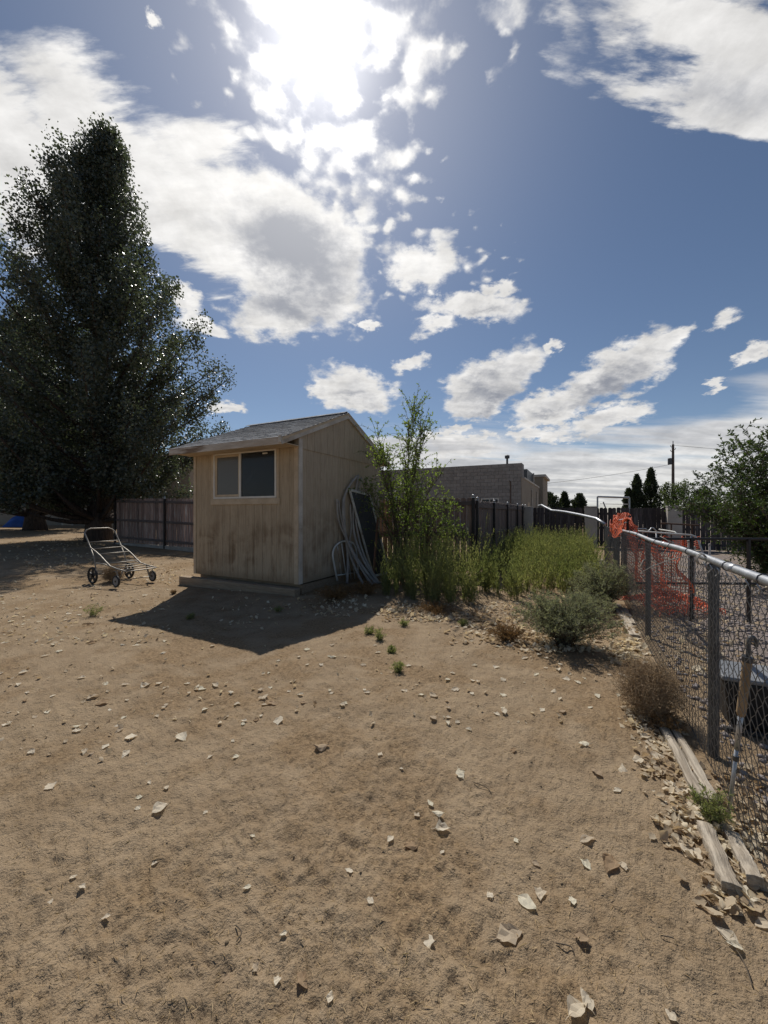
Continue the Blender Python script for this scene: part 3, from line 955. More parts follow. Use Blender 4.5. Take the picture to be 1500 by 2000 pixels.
# far dark fence between stucco pillars
farf = plank_fence('board_fence', 'dark dog eared board fence across the far end between pale pillars', (-2.1, 18.75), (16, 18.75),
                   [0, 2.4, 4.8, 7.2, 9.6, 12, 14.4, 18], M['picket_dark'], side=-1, kind='ear', h=1.66, pitch=.155, w=.145, lift=.03, caps=False,
                   post_mat=M['picket_dark'], rails=(.2, .8, 1.4))
for u, lab in ((-2.02, 'pale stucco pillar where the dark far fence meets the picket fence'), (.52, 'pale stucco pillar in dark fence above the orange netting'),
               (3.38, 'wide pale stucco pillar in dark fence nearest the right shrub'), (6.5, 'pale stucco pillar in dark fence hidden behind right shrub')):
    wd = .46
    r = empty('stucco_pillar', (*W(u, 18.5), 0), UA); tag(r, lab, 'pillar', 'stucco pillars in the far fence')
    MB().box(-wd / 2, wd / 2, -.2, .2, -.2, 1.69).build('shaft', M['pillar'], r, bevel=.02)
    MB().box(-wd / 2 - .015, wd / 2 + .015, -.215, .215, 1.692, 1.74).build('cap', M['pillar'], r, bevel=.012)


# ------------------------------------------------------------------ chain link fence
FU = .71


def build_chainlink():
    A = W(FU, 0)
    root = empty('chain_link_fence', (*A, 0), UA + math.pi / 2)      # local x runs along v, local y towards -u
    tag(root, 'galvanised chain link fence with round top rail along the right', 'fence')
    posts = [.58, 3.04, 5.5, 7.96]
    for i, s in enumerate(posts):
        x, y = W(FU, s); g0 = gz(x, y)
        o = MB().lathe([(.028, -.3), (.028, 1.16), (.026, 1.175)], 16, (s, -.045, g0)).build('post', M['galv_dark'] if i < 3 else M['black'], root, smooth=False)
        MB().lathe([(.031, 1.10), (.031, 1.15), (.034, 1.16), (.030, 1.185), (.012, 1.195)], 16, (s, -.045, g0)).build('post_cap', M['galv_dark'], o)
    # top rail sags a little, coupled at a sleeve
    def rail_z(s):
        return 1.225 - .006 * s + .008 * math.sin(s * 2.2)
    pts = [(s, -.02, rail_z(s)) for s in np.linspace(.3, 8.0, 30)]
    MB().tube(pts, .0215, 14).build('top_rail', M['galv'], root, smooth=True)
    for s in (2.05, 4.4, 2.62):
        MB().tube([(s - .05, -.02, rail_z(s)), (s + .05, -.02, rail_z(s))], .0243, 14).build('rail_sleeve', M['galv'], root, smooth=True)
    for s in (1.75, 2.25, 2.7, 3.5, 4.1, 4.8, 6.1, 6.9):
        MB().tube([(s, -.02 + .0255 * math.cos(a), rail_z(s) + .0255 * math.sin(a)) for a in np.linspace(0, 6.28, 10)], .003, 5).build('tie_wire', M['wire'], root)
    # woven wire fabric, one part per bay
    hw = .0355
    def bay(s0, s1, z0f, z1f, sag=0.0):
        n = int((s1 - s0) / hw); m = 34
        k = np.arange(n)[:, None]; j = np.arange(m)[None, :]
        odd = ((k + j) % 2)
        s = s0 + (k + odd) * hw + np.where(odd == 1, .0012, -.0012)
        x = s.astype(float)
        zz0 = np.vectorize(z0f)(s0 + k * hw); zz1 = np.vectorize(z1f)(s0 + k * hw)
        z = zz0 + (zz1 - zz0) * j / (m - 1)
        bul = sag * np.sin(np.pi * (s - s0) / (s1 - s0)) * np.sin(np.pi * j / (m - 1) * .8)
        y = .018 + np.where(odd == 1, .003, -.003) * np.where(k % 2 == 0, 1, -1) + bul + .003 * (vn(s * 1.2, z * 1.6, 31) - .5)
        path = np.stack([x, y, z], -1)
        # round the knuckles: resample with three points per segment
        v, f = nptube(path, np.full(path.shape[:2], .0017), 4)
        return v, f
    v, f = merge([bay(.5, 3.04, lambda s: .02, lambda s: rail_z(s) - .02, .03), bay(3.04, 5.5, lambda s: .02, lambda s: rail_z(s) - .02, .02)])
    link('chain_link_mesh', npmesh('chain_link_mesh', v, f, M['wire']), root)
    v, f = merge([bay(5.5, 7.96, lambda s: .02, lambda s: rail_z(s) - .02, .01), bay(8.1, 12.6, lambda s: .02, lambda s: 1.14, .03)])
    link('chain_link_mesh', npmesh('chain_link_mesh', v, f, M['wire']), root)
    for s in (9.1, 9.8):
        MB().lathe([(.03, -.2), (.03, 1.2)], 12, (s, -.03, 0)).build('post', M['galv_dark'], root)
    # loose wire ends above the rail near the camera
    tw = MB()
    for s in np.arange(1.5, 3.0, .13):
        tw.tube([(s, .02, rail_z(s) - .03), (s + .01, .03, rail_z(s) - .01), (s + .03, .015, rail_z(s) - .035), (s + .045, .03, rail_z(s) - .06)], .0026, 5)
    tw.build('wire_ends', M['galv'], root)
    return root


build_chainlink()
# loose bent rail beyond, lifted off its posts
p = [at(1182, 1024, 8.3), at(1165, 1013, 8.9), at(1135, 1006, 9.9), at(1105, 1000, 11.2), at(1090, 998, 12.0), at(1078, 997, 12.6), at(1066, 991, 13.3), at(1058, 986.5, 13.9), at(1052, 988, 14.3)]
tag(MB().tube(p, .034, 12).build('bent_fence_rail', M['galv'], smooth=True), 'loose bent galvanised rail rising beyond the orange netting', 'pipe')
# cord tied round rail by the near post, rope on the dark post
q = W(FU, 3.04)
o = MB()
c = Vector((q[0], q[1], 1.205))
for k in range(4):
    o.tube([c + Vector((.033 * math.cos(a) * .9 + .006 * k - .03, .012 * k - .02, .033 * math.sin(a))) for a in np.linspace(0, 6.28, 12)], .0035, 6)
o.tube([c + Vector((-.07, 0, .03)), c + Vector((-.16, .05, -.005)), c + Vector((-.26, .1, -.06)), c + Vector((-.31, .12, -.10))], .003, 6)
o.tube([c + Vector((.0, 0, .03)), c + Vector((-.09, .18, .10)), c + Vector((-.12, .22, .13))], .003, 6)
tag(o.build('tie_cord', M['cord'], smooth=True), 'grey cord knotted round the top rail beside the thick near post', 'cord')
tag(MB().tube([at(1262, 1092, 4.45), at(1257, 1095, 4.45), at(1254, 1102, 4.45), at(1252, 1108, 4.46)], .010, 6).build('cloth_strip', M['cord'], smooth=True),
    'pale scrap of cord dangling on middle fence post', 'scrap')
tag(MB().tube([at(1214, 1040, 6.75), at(1215, 1090, 6.7), at(1211, 1135, 6.65), at(1207, 1170, 6.6), at(1206, 1186, 6.4)], .012, 6).build('black_rope', M['black'], smooth=True),
    'black rope hanging down the dark fence post into weeds', 'rope')


# ------------------------------------------------------------------ orange safety netting
def net(fn, nu, nv, r=.006):
    parts = []
    for i in range(nu + 1):
        parts.append(np.array([fn(i / nu, j / (nv * 2)) for j in range(nv * 2 + 1)]))
    P1 = np.stack(parts)
    parts = []
    for j in range(nv + 1):
        parts.append(np.array([fn(i / (nu * 2), j / nv) for i in range(nu * 2 + 1)]))
    P2 = np.stack(parts)
    return merge([nptube(P1, np.full(P1.shape[:2], r), 3), nptube(P2, np.full(P2.shape[:2], r), 3)])


def build_nets():
    root = empty('orange_safety_net', (*W(FU, 7.5), 0)); ox, oy = W(FU, 7.5)
    tag(root, 'orange plastic safety netting bunched over the rail and hanging behind', 'netting')
    def bunch(a, b):
        v = 7.3 + a * 3.1 + .08 * math.sin(b * 9 + a * 5)
        ang = -1.1 + 3.4 * b
        rr = .085 + .05 * math.sin(a * 14 + b * 6) + .05 * math.sin(a * 5 + 1) + .03 * math.sin(a * 31 + b * 19)
        zc = 1.24 + .10 * math.sin(a * 3.14)
        u = FU + math.cos(ang) * rr + .04 * math.sin(a * 21 + b * 13)
        z = zc + math.sin(ang) * rr * 1.05 + .04 * math.sin(a * 17 + b * 11)
        if b < .3: z -= (.3 - b) * .5; u += .02
        if b > .75: z -= (b - .75) * (.5 + 1.1 * abs(math.sin(a * 8)))
        x, y = W(u, v)
        return (x - ox, y - oy, z)
    v1 = net(bunch, 34, 12, .005)
    def hang(a, b):
        v = 4.35 + a * 3.6
        u = FU + .10 + .05 * math.sin(a * 23) + .12 * b * b + .03 * math.sin(b * 9 + a * 13)
        z = (1.17 - .05 * a) * (1 - b * (.35 + .5 * a))
        x, y = W(u, v)
        return (x - ox, y - oy, z + .01)
    v2 = net(hang, 52, 15, .0038)
    link('bunched_net', npmesh('bunched_net', *v1, M['orange']), root)
    link('hanging_net', npmesh('hanging_net', *v2, M['orange']), root)
    c = G(1308, 1192)
    r2 = empty('orange_net_heap', tuple(c))
    tag(r2, 'heap of red orange netting on gravel behind the chain link', 'netting')
    def heap(a, b):
        x = (a - .5) * .95; y = (b - .5) * .9
        z = .20 * math.exp(-(x * x * 5 + y * y * 6)) + .05 * abs(math.sin(a * 19 + b * 7)) + .04 * abs(math.sin(b * 23)) + .01
        return (x + .05 * math.sin(b * 17), y + .05 * math.sin(a * 15), z)
    link('net_folds', npmesh('net_folds', *net(heap, 30, 28, .0055), M['orange']), r2)
    def tail(a, b):
        return (-.12 + .10 * (b - .5) + .06 * math.sin(a * 9), .02 + .05 * math.sin(b * 6 + a * 12), .12 + a * .34)
    link('net_tail', npmesh('net_tail', *net(tail, 14, 6, .007), M['orange']), r2)
    # far strip of the same netting by the far fence
    def strip(a, b):
        x = 7.4 + a * .9
        return (x - 7.4, .1 * math.sin(a * 11), .52 + b * .30 + .04 * math.sin(a * 14))
    r3 = empty('orange_net_strip', (7.4, 10.2, 0)); tag(r3, 'strip of orange netting stretched low before the wide pillar', 'netting')
    link('net_panel', npmesh('net_panel', *net(strip, 16, 6, .007), M['orange']), r3)


build_nets()


# ------------------------------------------------------------------ house, block building, far things
def build_house():
    root = empty('stucco_house', (-24.5, 31, .35), R(-8))
    tag(root, 'tan stucco house wall mostly hidden behind the big left trees', 'house')
    MB().box(-13, 9.6, 0, 8, -.6, 5.35).build('wall', M['stucco'], root, bevel=.02)
    MB().box(-13.4, 10.0, -.5, 8.4, 5.352, 5.6).build('roof', M['trim_tan'], root)
    for x in (-9, -3.5):
        w = MB().box(x - .8, x + .8, -.05, .02, 1.2, 2.4).build('window', M['vinyl'], root)
        MB().box(x - .72, x + .72, -.06, -.052, 1.28, 2.32).build('pane', M['glass_dark'], w)
    d = MB().box(-1.65, -.6, -.06, .02, -.25, 2.0).build('door', M['trim'], root)
    MB().box(-1.5, -.75, -.08, -.062, -.15, 1.9).build('door_panel', M['trim_tan'], d)
    MB().box(-2.0, -.2, -1.1, -.02, -.45, -.28).box(-2.0, -.2, -1.4, -1.1, -.6, -.42).build('step', M['concrete'], root)


build_house()


def build_block_building():
    cu, cv = -2.77, 22.45
    root = empty('block_building', (*W(cu, cv), 0), UA)        # local x = u, y = v, corner at the origin
    tag(root, 'flat roofed grey brown concrete block building beyond the fence', 'building')
    H = 4.22
    MB().box(-14, -.012, .012, 1.0, -.3, H).build('front_wall', M['mortar'], root)
    MB().box(-14, -.012, 1.002, 11, -.3, 3.5).build('side_wall', M['stucco'], root)
    # blocks of the front: individual where they can be seen
    bw, bh = .405, .203
    me = MB().box(0, bw - .012, -.03, .008, 0, bh - .012).mesh('block', M['block'])
    half = MB().box(0, bw / 2 - .012, -.03, .008, 0, bh - .012).mesh('block', M['block'])
    rows = [z for z in np.arange(H - bh, 1.5, -bh)]
    for i, z in enumerate(rows):
        x = -bw if i % 2 == 0 else -bw / 2
        if i % 2: link('block', half, root, (-bw / 2 + .006, random.uniform(-.006, .003), z))
        x = -bw + .006 if i % 2 == 0 else -bw * 1.5 + .006
        while x > -8.3:
            link('block', me, root, (x, random.uniform(-.006, .003), z))
            x -= bw
    # remaining courses joined
    rest = MB()
    z = rows[-1] - bh
    while z > -.2:
        x = -bw + .006
        while x > -8.2:
            rest.box(x, x + bw - .012, -.03, .006, z, z + bh - .012); x -= bw
        z -= bh
    o = rest.build('lower_blocks', M['block'], root); o['kind'] = 'stuff'
    # side
    MB().box(-.011, .02, .013, 10.9, -.3, 3.42).build('side_wall', M['stucco'], root)
    MB().box(-.011, .06, .99, 10.9, 3.421, 3.53).build('roof_edge', M['trim'], root)
    MB().box(-.011, .03, -.028, .98, 3.425, H).build('parapet_return', M['block'], root)
    MB().box(-3.6, .3, 11.2, 16.5, -.3, 4.35).build('rear_block', M['stucco'], root)
    MB().box(-3.7, .5, 11.1, 16.6, 4.352, 4.55).build('rear_roof', M['trim'], root)
    MB().box(-3.0, -.4, 6.5, 10.5, 3.5, 4.55).build('roof_box', M['galv_dark'], root)
    MB().box(-.39, -.30, 10.3, 10.55, 3.0, 4.6).build('downspout', M['trim'], root)
    MB().lathe([(.07, 3.5), (.07, 5.15), (.16, 5.16), (.16, 5.35), (.05, 5.4)], 10, (-1.5, 4.8, 0)).build('vent_pipe', M['galv_dark'], root)
    w = MB().box(-2.2, -1.2, -.05, -.028, 1.55, 2.28).build('window', M['vinyl'], root)
    MB().box(-2.14, -1.72, -.06, -.052, 1.6, 2.22).build('pane', M['glass_dark'], w)
    MB().box(-1.68, -1.26, -.06, -.052, 1.6, 2.22).build('pane', M['glass_dark'], w)
    MB().tube([(-.55, -.06, .5), (-.55, -.06, 3.2), (-.62, -.06, 3.25)], .025, 6).build('conduit', M['rust'], root)
    for y in (5.0, 8.5):
        MB().tube([(.08, y, 0), (.08, y, 3.0)], .05, 6).build('drain_pipe', M['trim'], root)
    d = MB().box(.018, .03, 3.0, 4.0, 0, 2.1).build('door', M['trim_tan'], root)


build_block_building()

# metal frame beyond the far fence
fr = empty('metal_goal_frame', (*W(2.35, 21.5), 0), UA); tag(fr, 'pale metal crossbar frame standing beyond the far fence', 'frame')
a, b = at(1167, 970, 19), at(1229, 972, 18.2)
for q in (a, b):
    MB().tube([(0, 0, 0), (0, 0, q.z)], .04, 8).build('upright', M['galv'], fr, loc=tuple(Vector((q.x, q.y, 0)) - Vector(fr.location)), rotz=0).matrix_parent_inverse = Matrix.Rotation(-UA, 4, 'Z')
def loc_in(root, pts):
    m = (Matrix.Translation(root.location) @ root.rotation_euler.to_matrix().to_4x4()).inverted()
    return [m @ Vector(p) for p in pts]
MB().tube(loc_in(fr, [a, b]), .045, 8).build('crossbar', M['galv'], fr)
MB().tube(loc_in(fr, [at(1172, 984, 19), at(1226, 985, 18.2)]), .015, 6).build('cross_wire', M['galv'], fr)
MB().tube(loc_in(fr, [at(1178, 980, 18.6), at(1184, 995, 18.6)]), .03, 6).build('brace', M['galv'], fr)

# utility pole
up = empty('utility_pole', (45.1, 60, 0)); tag(up, 'wooden utility pole with a transformer rising behind far trees', 'utility pole')
MB().lathe([(.26, -1), (.2, 6), (.16, 12.0), (.15, 12.05)], 10).build('mast', M['pole_wood'], up)
MB().lathe([(.24, 0), (.28, .06), (.28, .95), (.2, 1.0)], 12, (-.5, 0, 8.9)).build('transformer', M['galv_dark'], up)
MB().box(-.3, .0, -.06, .06, 9.1, 9.3).build('bracket', M['galv_dark'], up)
for z, dx in ((11.6, -.3), (11.2, .3), (10.9, -.3)):
    MB().tube([(0, 0, z), (dx, 0, z + .05), (dx * 1.4, 0, z + .3)], .05, 6).build('insulator', M['galv_dark'], up)
MB().lathe([(.06, 12.05), (.06, 12.6)], 6).build('top_pin', M['galv_dark'], up)
for i, (a, b, lab) in enumerate((((45.1, 60, 9.0), (-3, 52, 4.2), 'thin overhead wire from utility pole toward the block building'),
                                 ((45.1, 60, 11.9), (130, 70, 11.6), 'thin overhead wire leaving utility pole to the right'))):
    a = Vector(a); b = Vector(b)
    pts = [a.lerp(b, t) + Vector((0, 0, -1.2 * 4 * t * (1 - t))) for t in np.linspace(0, 1, 14)]
    tag(MB().tube(pts, .022, 5).build('power_line', M['black']), lab, 'cable')


# ------------------------------------------------------------------ trees
def prof_big(f, az):
    # radius by height fraction, with a heavier lobe on the open right side and a shoulder on the left
    xs = [0, .05, .12, .28, .40, .48, .56, .64, .72, .81, .90, .96, 1.0]
    ys = [2.0, 3.1, 4.2, 4.8, 4.9, 4.7, 4.0, 3.1, 2.65, 1.95, 1.15, .55, .1]
    r = np.interp(f, xs, ys)
    r *= 1 + .16 * math.sin(az * 3 + f * 17) + .10 * math.sin(az * 5 - f * 29)
    if f < .2: r *= .86
    if math.cos(az) < -.4 and .55 < f < .72: r *= 1.45
    return r


TB = (-12.3, 16.6)
big_tree('cottonwood_tree', 'tall dark cottonwood tree behind the metal cart', (*TB, gz(*TB)), 17.9, prof_big, 160, 15, 74, .108, .38, 1.55, M['leaf_dark'], .5, seed=11)
TB2 = (-21.5, 23.7)
big_tree('shade_tree', 'dark spreading tree with leaning trunk beside blue tarp', (*TB2, gz(*TB2)), 13.2, lambda f, az: np.interp(f, [0, .2, .5, .8, 1], [3.5, 4.6, 4.4, 2.6, .3]), 66, 14, 60, .17, .42, 2.4, M['leaf_dark'], .7, seed=5)

bush('elm_sapling', 'thin green elm sapling rising between shed and picket fence', 'tree', (.40, 8.3, 0), 4.75, .85, 15, 34, 11, .062, M['leaf_elm'], .10, .016, seed=4, minr=.0, z_leaf=.30, upright=.9)
bush('leafy_shrub', 'drooping green shrub growing against the dark corner of picket fence', 'shrub', (.95, 8.6, 0), 2.2, 1.0, 20, 22, 8, .05, M['leaf_elm'], .5, .012, seed=9, z_leaf=.38, upright=.1)
bush('elm_shrub', 'dense dark elm shrub at the right behind the black iron rail', 'shrub', (7.85, 7.5, 0), 3.6, 1.8, 105, 34, 12, .068, M['leaf_bush'], .12, .016, seed=6, z_leaf=.06, upright=.35)


def juniper(name, label, x, y, h, r, seed, matl, group=None, base=.0, n=5000, size=.28, taper=.85):
    global rng
    rng = np.random.default_rng(seed)
    root = empty(name, (x, y, 0)); tag(root, label, 'tree', group)
    t = rng.random(n) ** .8
    rad = r * (1 - t) ** taper * (.55 + .5 * rng.random(n)) * (1 + .25 * np.sin(t * 23 + rng.normal() * 3))
    az = rng.uniform(0, 6.283, n)
    rad = rad * (1 + .2 * np.sin(az * 3 + t * 9))
    pos = np.stack([np.cos(az) * rad, np.sin(az) * rad, base + t * (h - base)], 1) + rng.normal(size=(n, 3)) * r * .06
    v, f = leaves(pos, rng.normal(size=(n, 3)) * .6 + np.array([0, 0, .9]), size * rng.uniform(.7, 1.3, n), size * .5)
    MB().lathe([(r * .12, -.2), (r * .07, h * .5), (.02, h * .95)], 8).build('trunk', M['bark'], root)
    link('crown', npmesh('crown', v, f, matl), root)


juniper('juniper_tree', 'rounded dark juniper nearest the block building', 19.4, 46, 3.6, 2.3, 1, M['leaf_far'], taper=.45)
juniper('juniper_tree', 'small pointed juniper standing second from the block building', 21.6, 46, 3.7, 1.2, 2, M['leaf_far'])
juniper('juniper_tree', 'lone pointed juniper left of the metal frame', 23.4, 46, 3.5, 1.5, 3, M['leaf_far'], taper=.7)
juniper('poplar_tree', 'shorter narrow dark evergreen left of utility pole', 32.9, 50, 6.2, 1.1, 4, M['leaf_far'], taper=.6)
juniper('poplar_tree', 'tallest narrow dark evergreen left of utility pole', 34.7, 50, 7.0, 1.3, 5, M['leaf_far'], taper=.6)
juniper('poplar_tree', 'low dark evergreen at foot of the tall narrow pair', 31.8, 50, 4.4, .9, 12, M['leaf_far'], taper=.6)
big_tree('willow_tree', 'pale green bushy tree in front of utility pole', (35.6, 47, 0), 5.2, lambda f, az: np.interp(f, [0, .5, 1], [2.4, 2.9, 1.2]), 40, 9, 40, .16, .2, .6, M['leaf_willow'], .45, seed=8)
big_tree('willow_tree', 'low rounded green tree right of the utility pole', (39.2, 47, 0), 4.4, lambda f, az: np.interp(f, [0, .5, 1], [1.8, 2.0, .9]), 34, 9, 40, .16, .15, .5, M['leaf_far'], .4, seed=15)


# ------------------------------------------------------------------ tall weeds between the fences
def weeds():
    global rng
    rng = np.random.default_rng(21)
    stems, lv = [], []
    pts = []
    # front clump before the picket fence and the strip between the fences
    while len(pts) < 410:
        v = 5.95 + rng.random() ** 1.5 * 10.7
        lo = -3.75 if v < 8.7 else -1.95
        u = rng.uniform(lo, .45)
        x, y = W(u, v)
        px = 750 + F * x / y
        front = 5.95 + .5 * max(0, (px - 760) / 430) ** 2 * 2.0
        if v < front or px < 752: continue
        if px > 1050 and v < 7.6: continue
        if px > 960 and v < 6.8: continue
        pts.append((x, y, v, px))
    for (x, y, v, px) in pts:
        h = rng.uniform(.62, 1.02) * (1.22 if px < 950 else .90) * (1.15 if v > 9 else 1)
        if v < 6.3: h *= .8
        n = int(rng.integers(6, 11))
        g0 = gz(x, y)
        az = rng.uniform(0, 6.283, n); sp = rng.uniform(.02, .36, n) * (h / .8)
        hh = h * rng.uniform(.5, 1.08, n)
        b = np.array([x, y, g0 - .02]) + np.stack([rng.normal(size=n) * .03, rng.normal(size=n) * .03, np.zeros(n)], 1)
        tip = np.array([x, y, g0]) + np.stack([np.cos(az) * sp, np.sin(az) * sp, hh], 1)
        pa = arcs(b, tip, np.stack([-np.cos(az) * sp * .2, -np.sin(az) * sp * .2, np.zeros(n)], 1), 5)
        stems.append((pa, np.linspace(1, .4, 5)[None] * .0045 * np.ones((n, 1))))
        k = 40
        t = rng.uniform(.12, 1, (n, k)); q = t * 4; i0 = np.clip(q.astype(int), 0, 3); fr = (q - i0)[..., None]
        I = np.arange(n)[:, None]
        lp = pa[I, i0] * (1 - fr) + pa[I, i0 + 1] * fr
        out = rng.normal(size=(n, k, 3)) * .42 + np.array([0, 0, .95])
        ln = rng.uniform(.045, .10, (n, k)) * (1.2 - .7 * t)
        lv.append((lp.reshape(-1, 3), out.reshape(-1, 3), ln.ravel()))
    P = np.concatenate([a for a, b in stems]); Rr = np.concatenate([b for a, b in stems])
    sv = nptube(P, Rr, 3)
    lp = np.concatenate([a for a, b, c in lv]); ld = np.concatenate([b for a, b, c in lv]); ll = np.concatenate([c for a, b, c in lv])
    lf = leaves(lp, ld, ll, ll * .11 + .003)
    v, f = merge([sv, lf])
    o = link('weeds', npmesh('weeds', v, f, M['leaf_weed']))
    tag(o, 'tall yellow green weeds filling the strip between the fences', 'weeds', kind='stuff')


weeds()

B = bush
B('sage_bush', 'rounded grey green sage bush on leaf litter in front of weeds', 'bush', tuple(G(1100, 1258)), .66, .60, 280, 10, 7, .034, M['leaf_sage'], .1, .004, seed=31, z_leaf=.25, upright=1.2, aspect=.22)
B('sage_bush', 'olive sage bush pressed against the fence beside the black rope', 'bush', tuple(G(1178, 1186)), .78, .55, 200, 10, 7, .042, M['leaf_sage'], .1, .005, seed=32, z_leaf=.2, upright=1.2, aspect=.22)
B('sage_bush', 'small grey sage bush at foot of the weeds near loose boards', 'bush', tuple(G(1150, 1205)), .42, .4, 70, 8, 6, .04, M['leaf_sage'], .1, .004, seed=35, z_leaf=.2, upright=1.2, aspect=.22)


def tumbleweed(label, base, r, n, seed, lift=.0):
    global rng
    rng = np.random.default_rng(seed)
    root = empty('dry_tumbleweed', tuple(base)); tag(root, label, 'tumbleweed')
    c = np.array([0, 0, r * .82 + lift])
    a = unit(rng.normal(size=(n, 3))); rad = r * rng.uniform(.15, 1.0, n) ** .5 * (1 + .22 * (rng.random(n) > .88))
    p0 = c + a * rad[:, None] * .55 + rng.normal(size=(n, 3)) * r * .12
    tang = unit(np.cross(a, rng.normal(size=(n, 3))))
    p1 = c + unit(a + tang * .9) * rad[:, None] + rng.normal(size=(n, 3)) * r * .06
    path = arcs(p0, p1, a * rad[:, None] * .16, 6)
    path[..., 2] = np.maximum(path[..., 2], .0)
    v1 = nptube(path, np.linspace(1, .5, 6)[None] * .0013 * rng.uniform(.6, 1.5, (n, 1)), 3)
    k = rng.integers(0, n, n * 3); i = rng.integers(2, 6, n * 3)
    lp = path[k, i]
    v2 = leaves(lp, rng.normal(size=(n * 3, 3)) + a[k], rng.uniform(.012, .035, n * 3), rng.uniform(.0015, .004, n * 3))
    v, f = merge([v1, v2])
    link('tangled_twigs', npmesh('tangled_twigs', v, f, M['tumble']), root)


tumbleweed('round brown tumbleweed caught against the chain link fence', G(1268, 1395), .235, 1500, 33)
tumbleweed('brown tumbleweed lodged under the metal cart', G(186, 1141) + Vector((.2, .25, 0)), .22, 1500, 34)
B('dead_weed_clump', 'rust brown dead weeds before the sage bush', 'weeds', tuple(G(992, 1252)), .20, .26, 90, 7, 4, .03, M['leaf_dry'], .2, .003, seed=36, stem_mat=M['leaf_dry'], upright=.3, aspect=.2)
B('dead_weed_clump', 'brown dead weeds heaped at the shed corner below leaning poles', 'weeds', tuple(G(655, 1168)), .22, .50, 150, 8, 4, .03, M['leaf_dry'], .2, .003, seed=37, stem_mat=M['leaf_dry'], upright=.2, aspect=.2)
B('dead_weed_clump', 'brown dead weeds in the shed shade next to tall green weeds', 'weeds', tuple(G(715, 1160)), .22, .36, 110, 8, 4, .03, M['leaf_dry'], .2, .003, seed=38, stem_mat=M['leaf_dry'], upright=.2, aspect=.2)
B('dead_weed_clump', 'low brown weeds along the front edge of green weeds', 'weeds', tuple(G(850, 1196)), .16, .40, 100, 7, 4, .03, M['leaf_dry'], .2, .003, seed=39, stem_mat=M['leaf_dry'], upright=.3, aspect=.2)
B('dead_weed_clump', 'small brown weeds under the tumbleweed beside the grey board', 'weeds', tuple(G(1300, 1425)), .14, .16, 50, 6, 4, .02, M['leaf_dry'], .2, .002, seed=45, stem_mat=M['leaf_dry'], upright=.4, aspect=.2)
B('green_weed', 'green weed growing over split grey board by the wood gripped rod', 'weed', tuple(G(1395, 1612)), .19, .11, 40, 7, 5, .022, M['leaf_weed'], .15, .002, seed=40, z_leaf=.15, upright=1, aspect=.2)
for k, (px, py, h, lab) in enumerate(((182, 1203, .20, 'spiky green weed tuft alone on the sunny dirt left of shade'), (741, 1250, .14, 'small green weed tuft at the tip of the shed shadow'),
                                      (722, 1238, .10, 'tiny green sprig beside shed shadow edge'), (372, 1208, .09, 'tiny dark weed in the shed shade left side'),
                                      (778, 1312, .10, 'tiny green sprig on open dirt beyond the shadow'), (905, 1222, .09, 'short green sprig in leaf litter before weeds'),
                                      (543, 1195, .10, 'small dark weed tuft inside the shed shade'), (790, 1222, .10, 'low green tuft among leaves left of brown weeds'),
                                      (765, 1275, .07, 'very small sprig just right of shed shadow'), (338, 1160, .08, 'dark dry sprig beside sill timber'))):
    B('weed_tuft', lab, 'weed', tuple(G(px, py)), h, h * .75, 26, 5, 4, .03, M['leaf_weed'] if k != 9 else M['leaf_dry'], .1, .002, seed=50 + k, z_leaf=.1, upright=.7, aspect=.2, group='small weed tufts on the dirt')


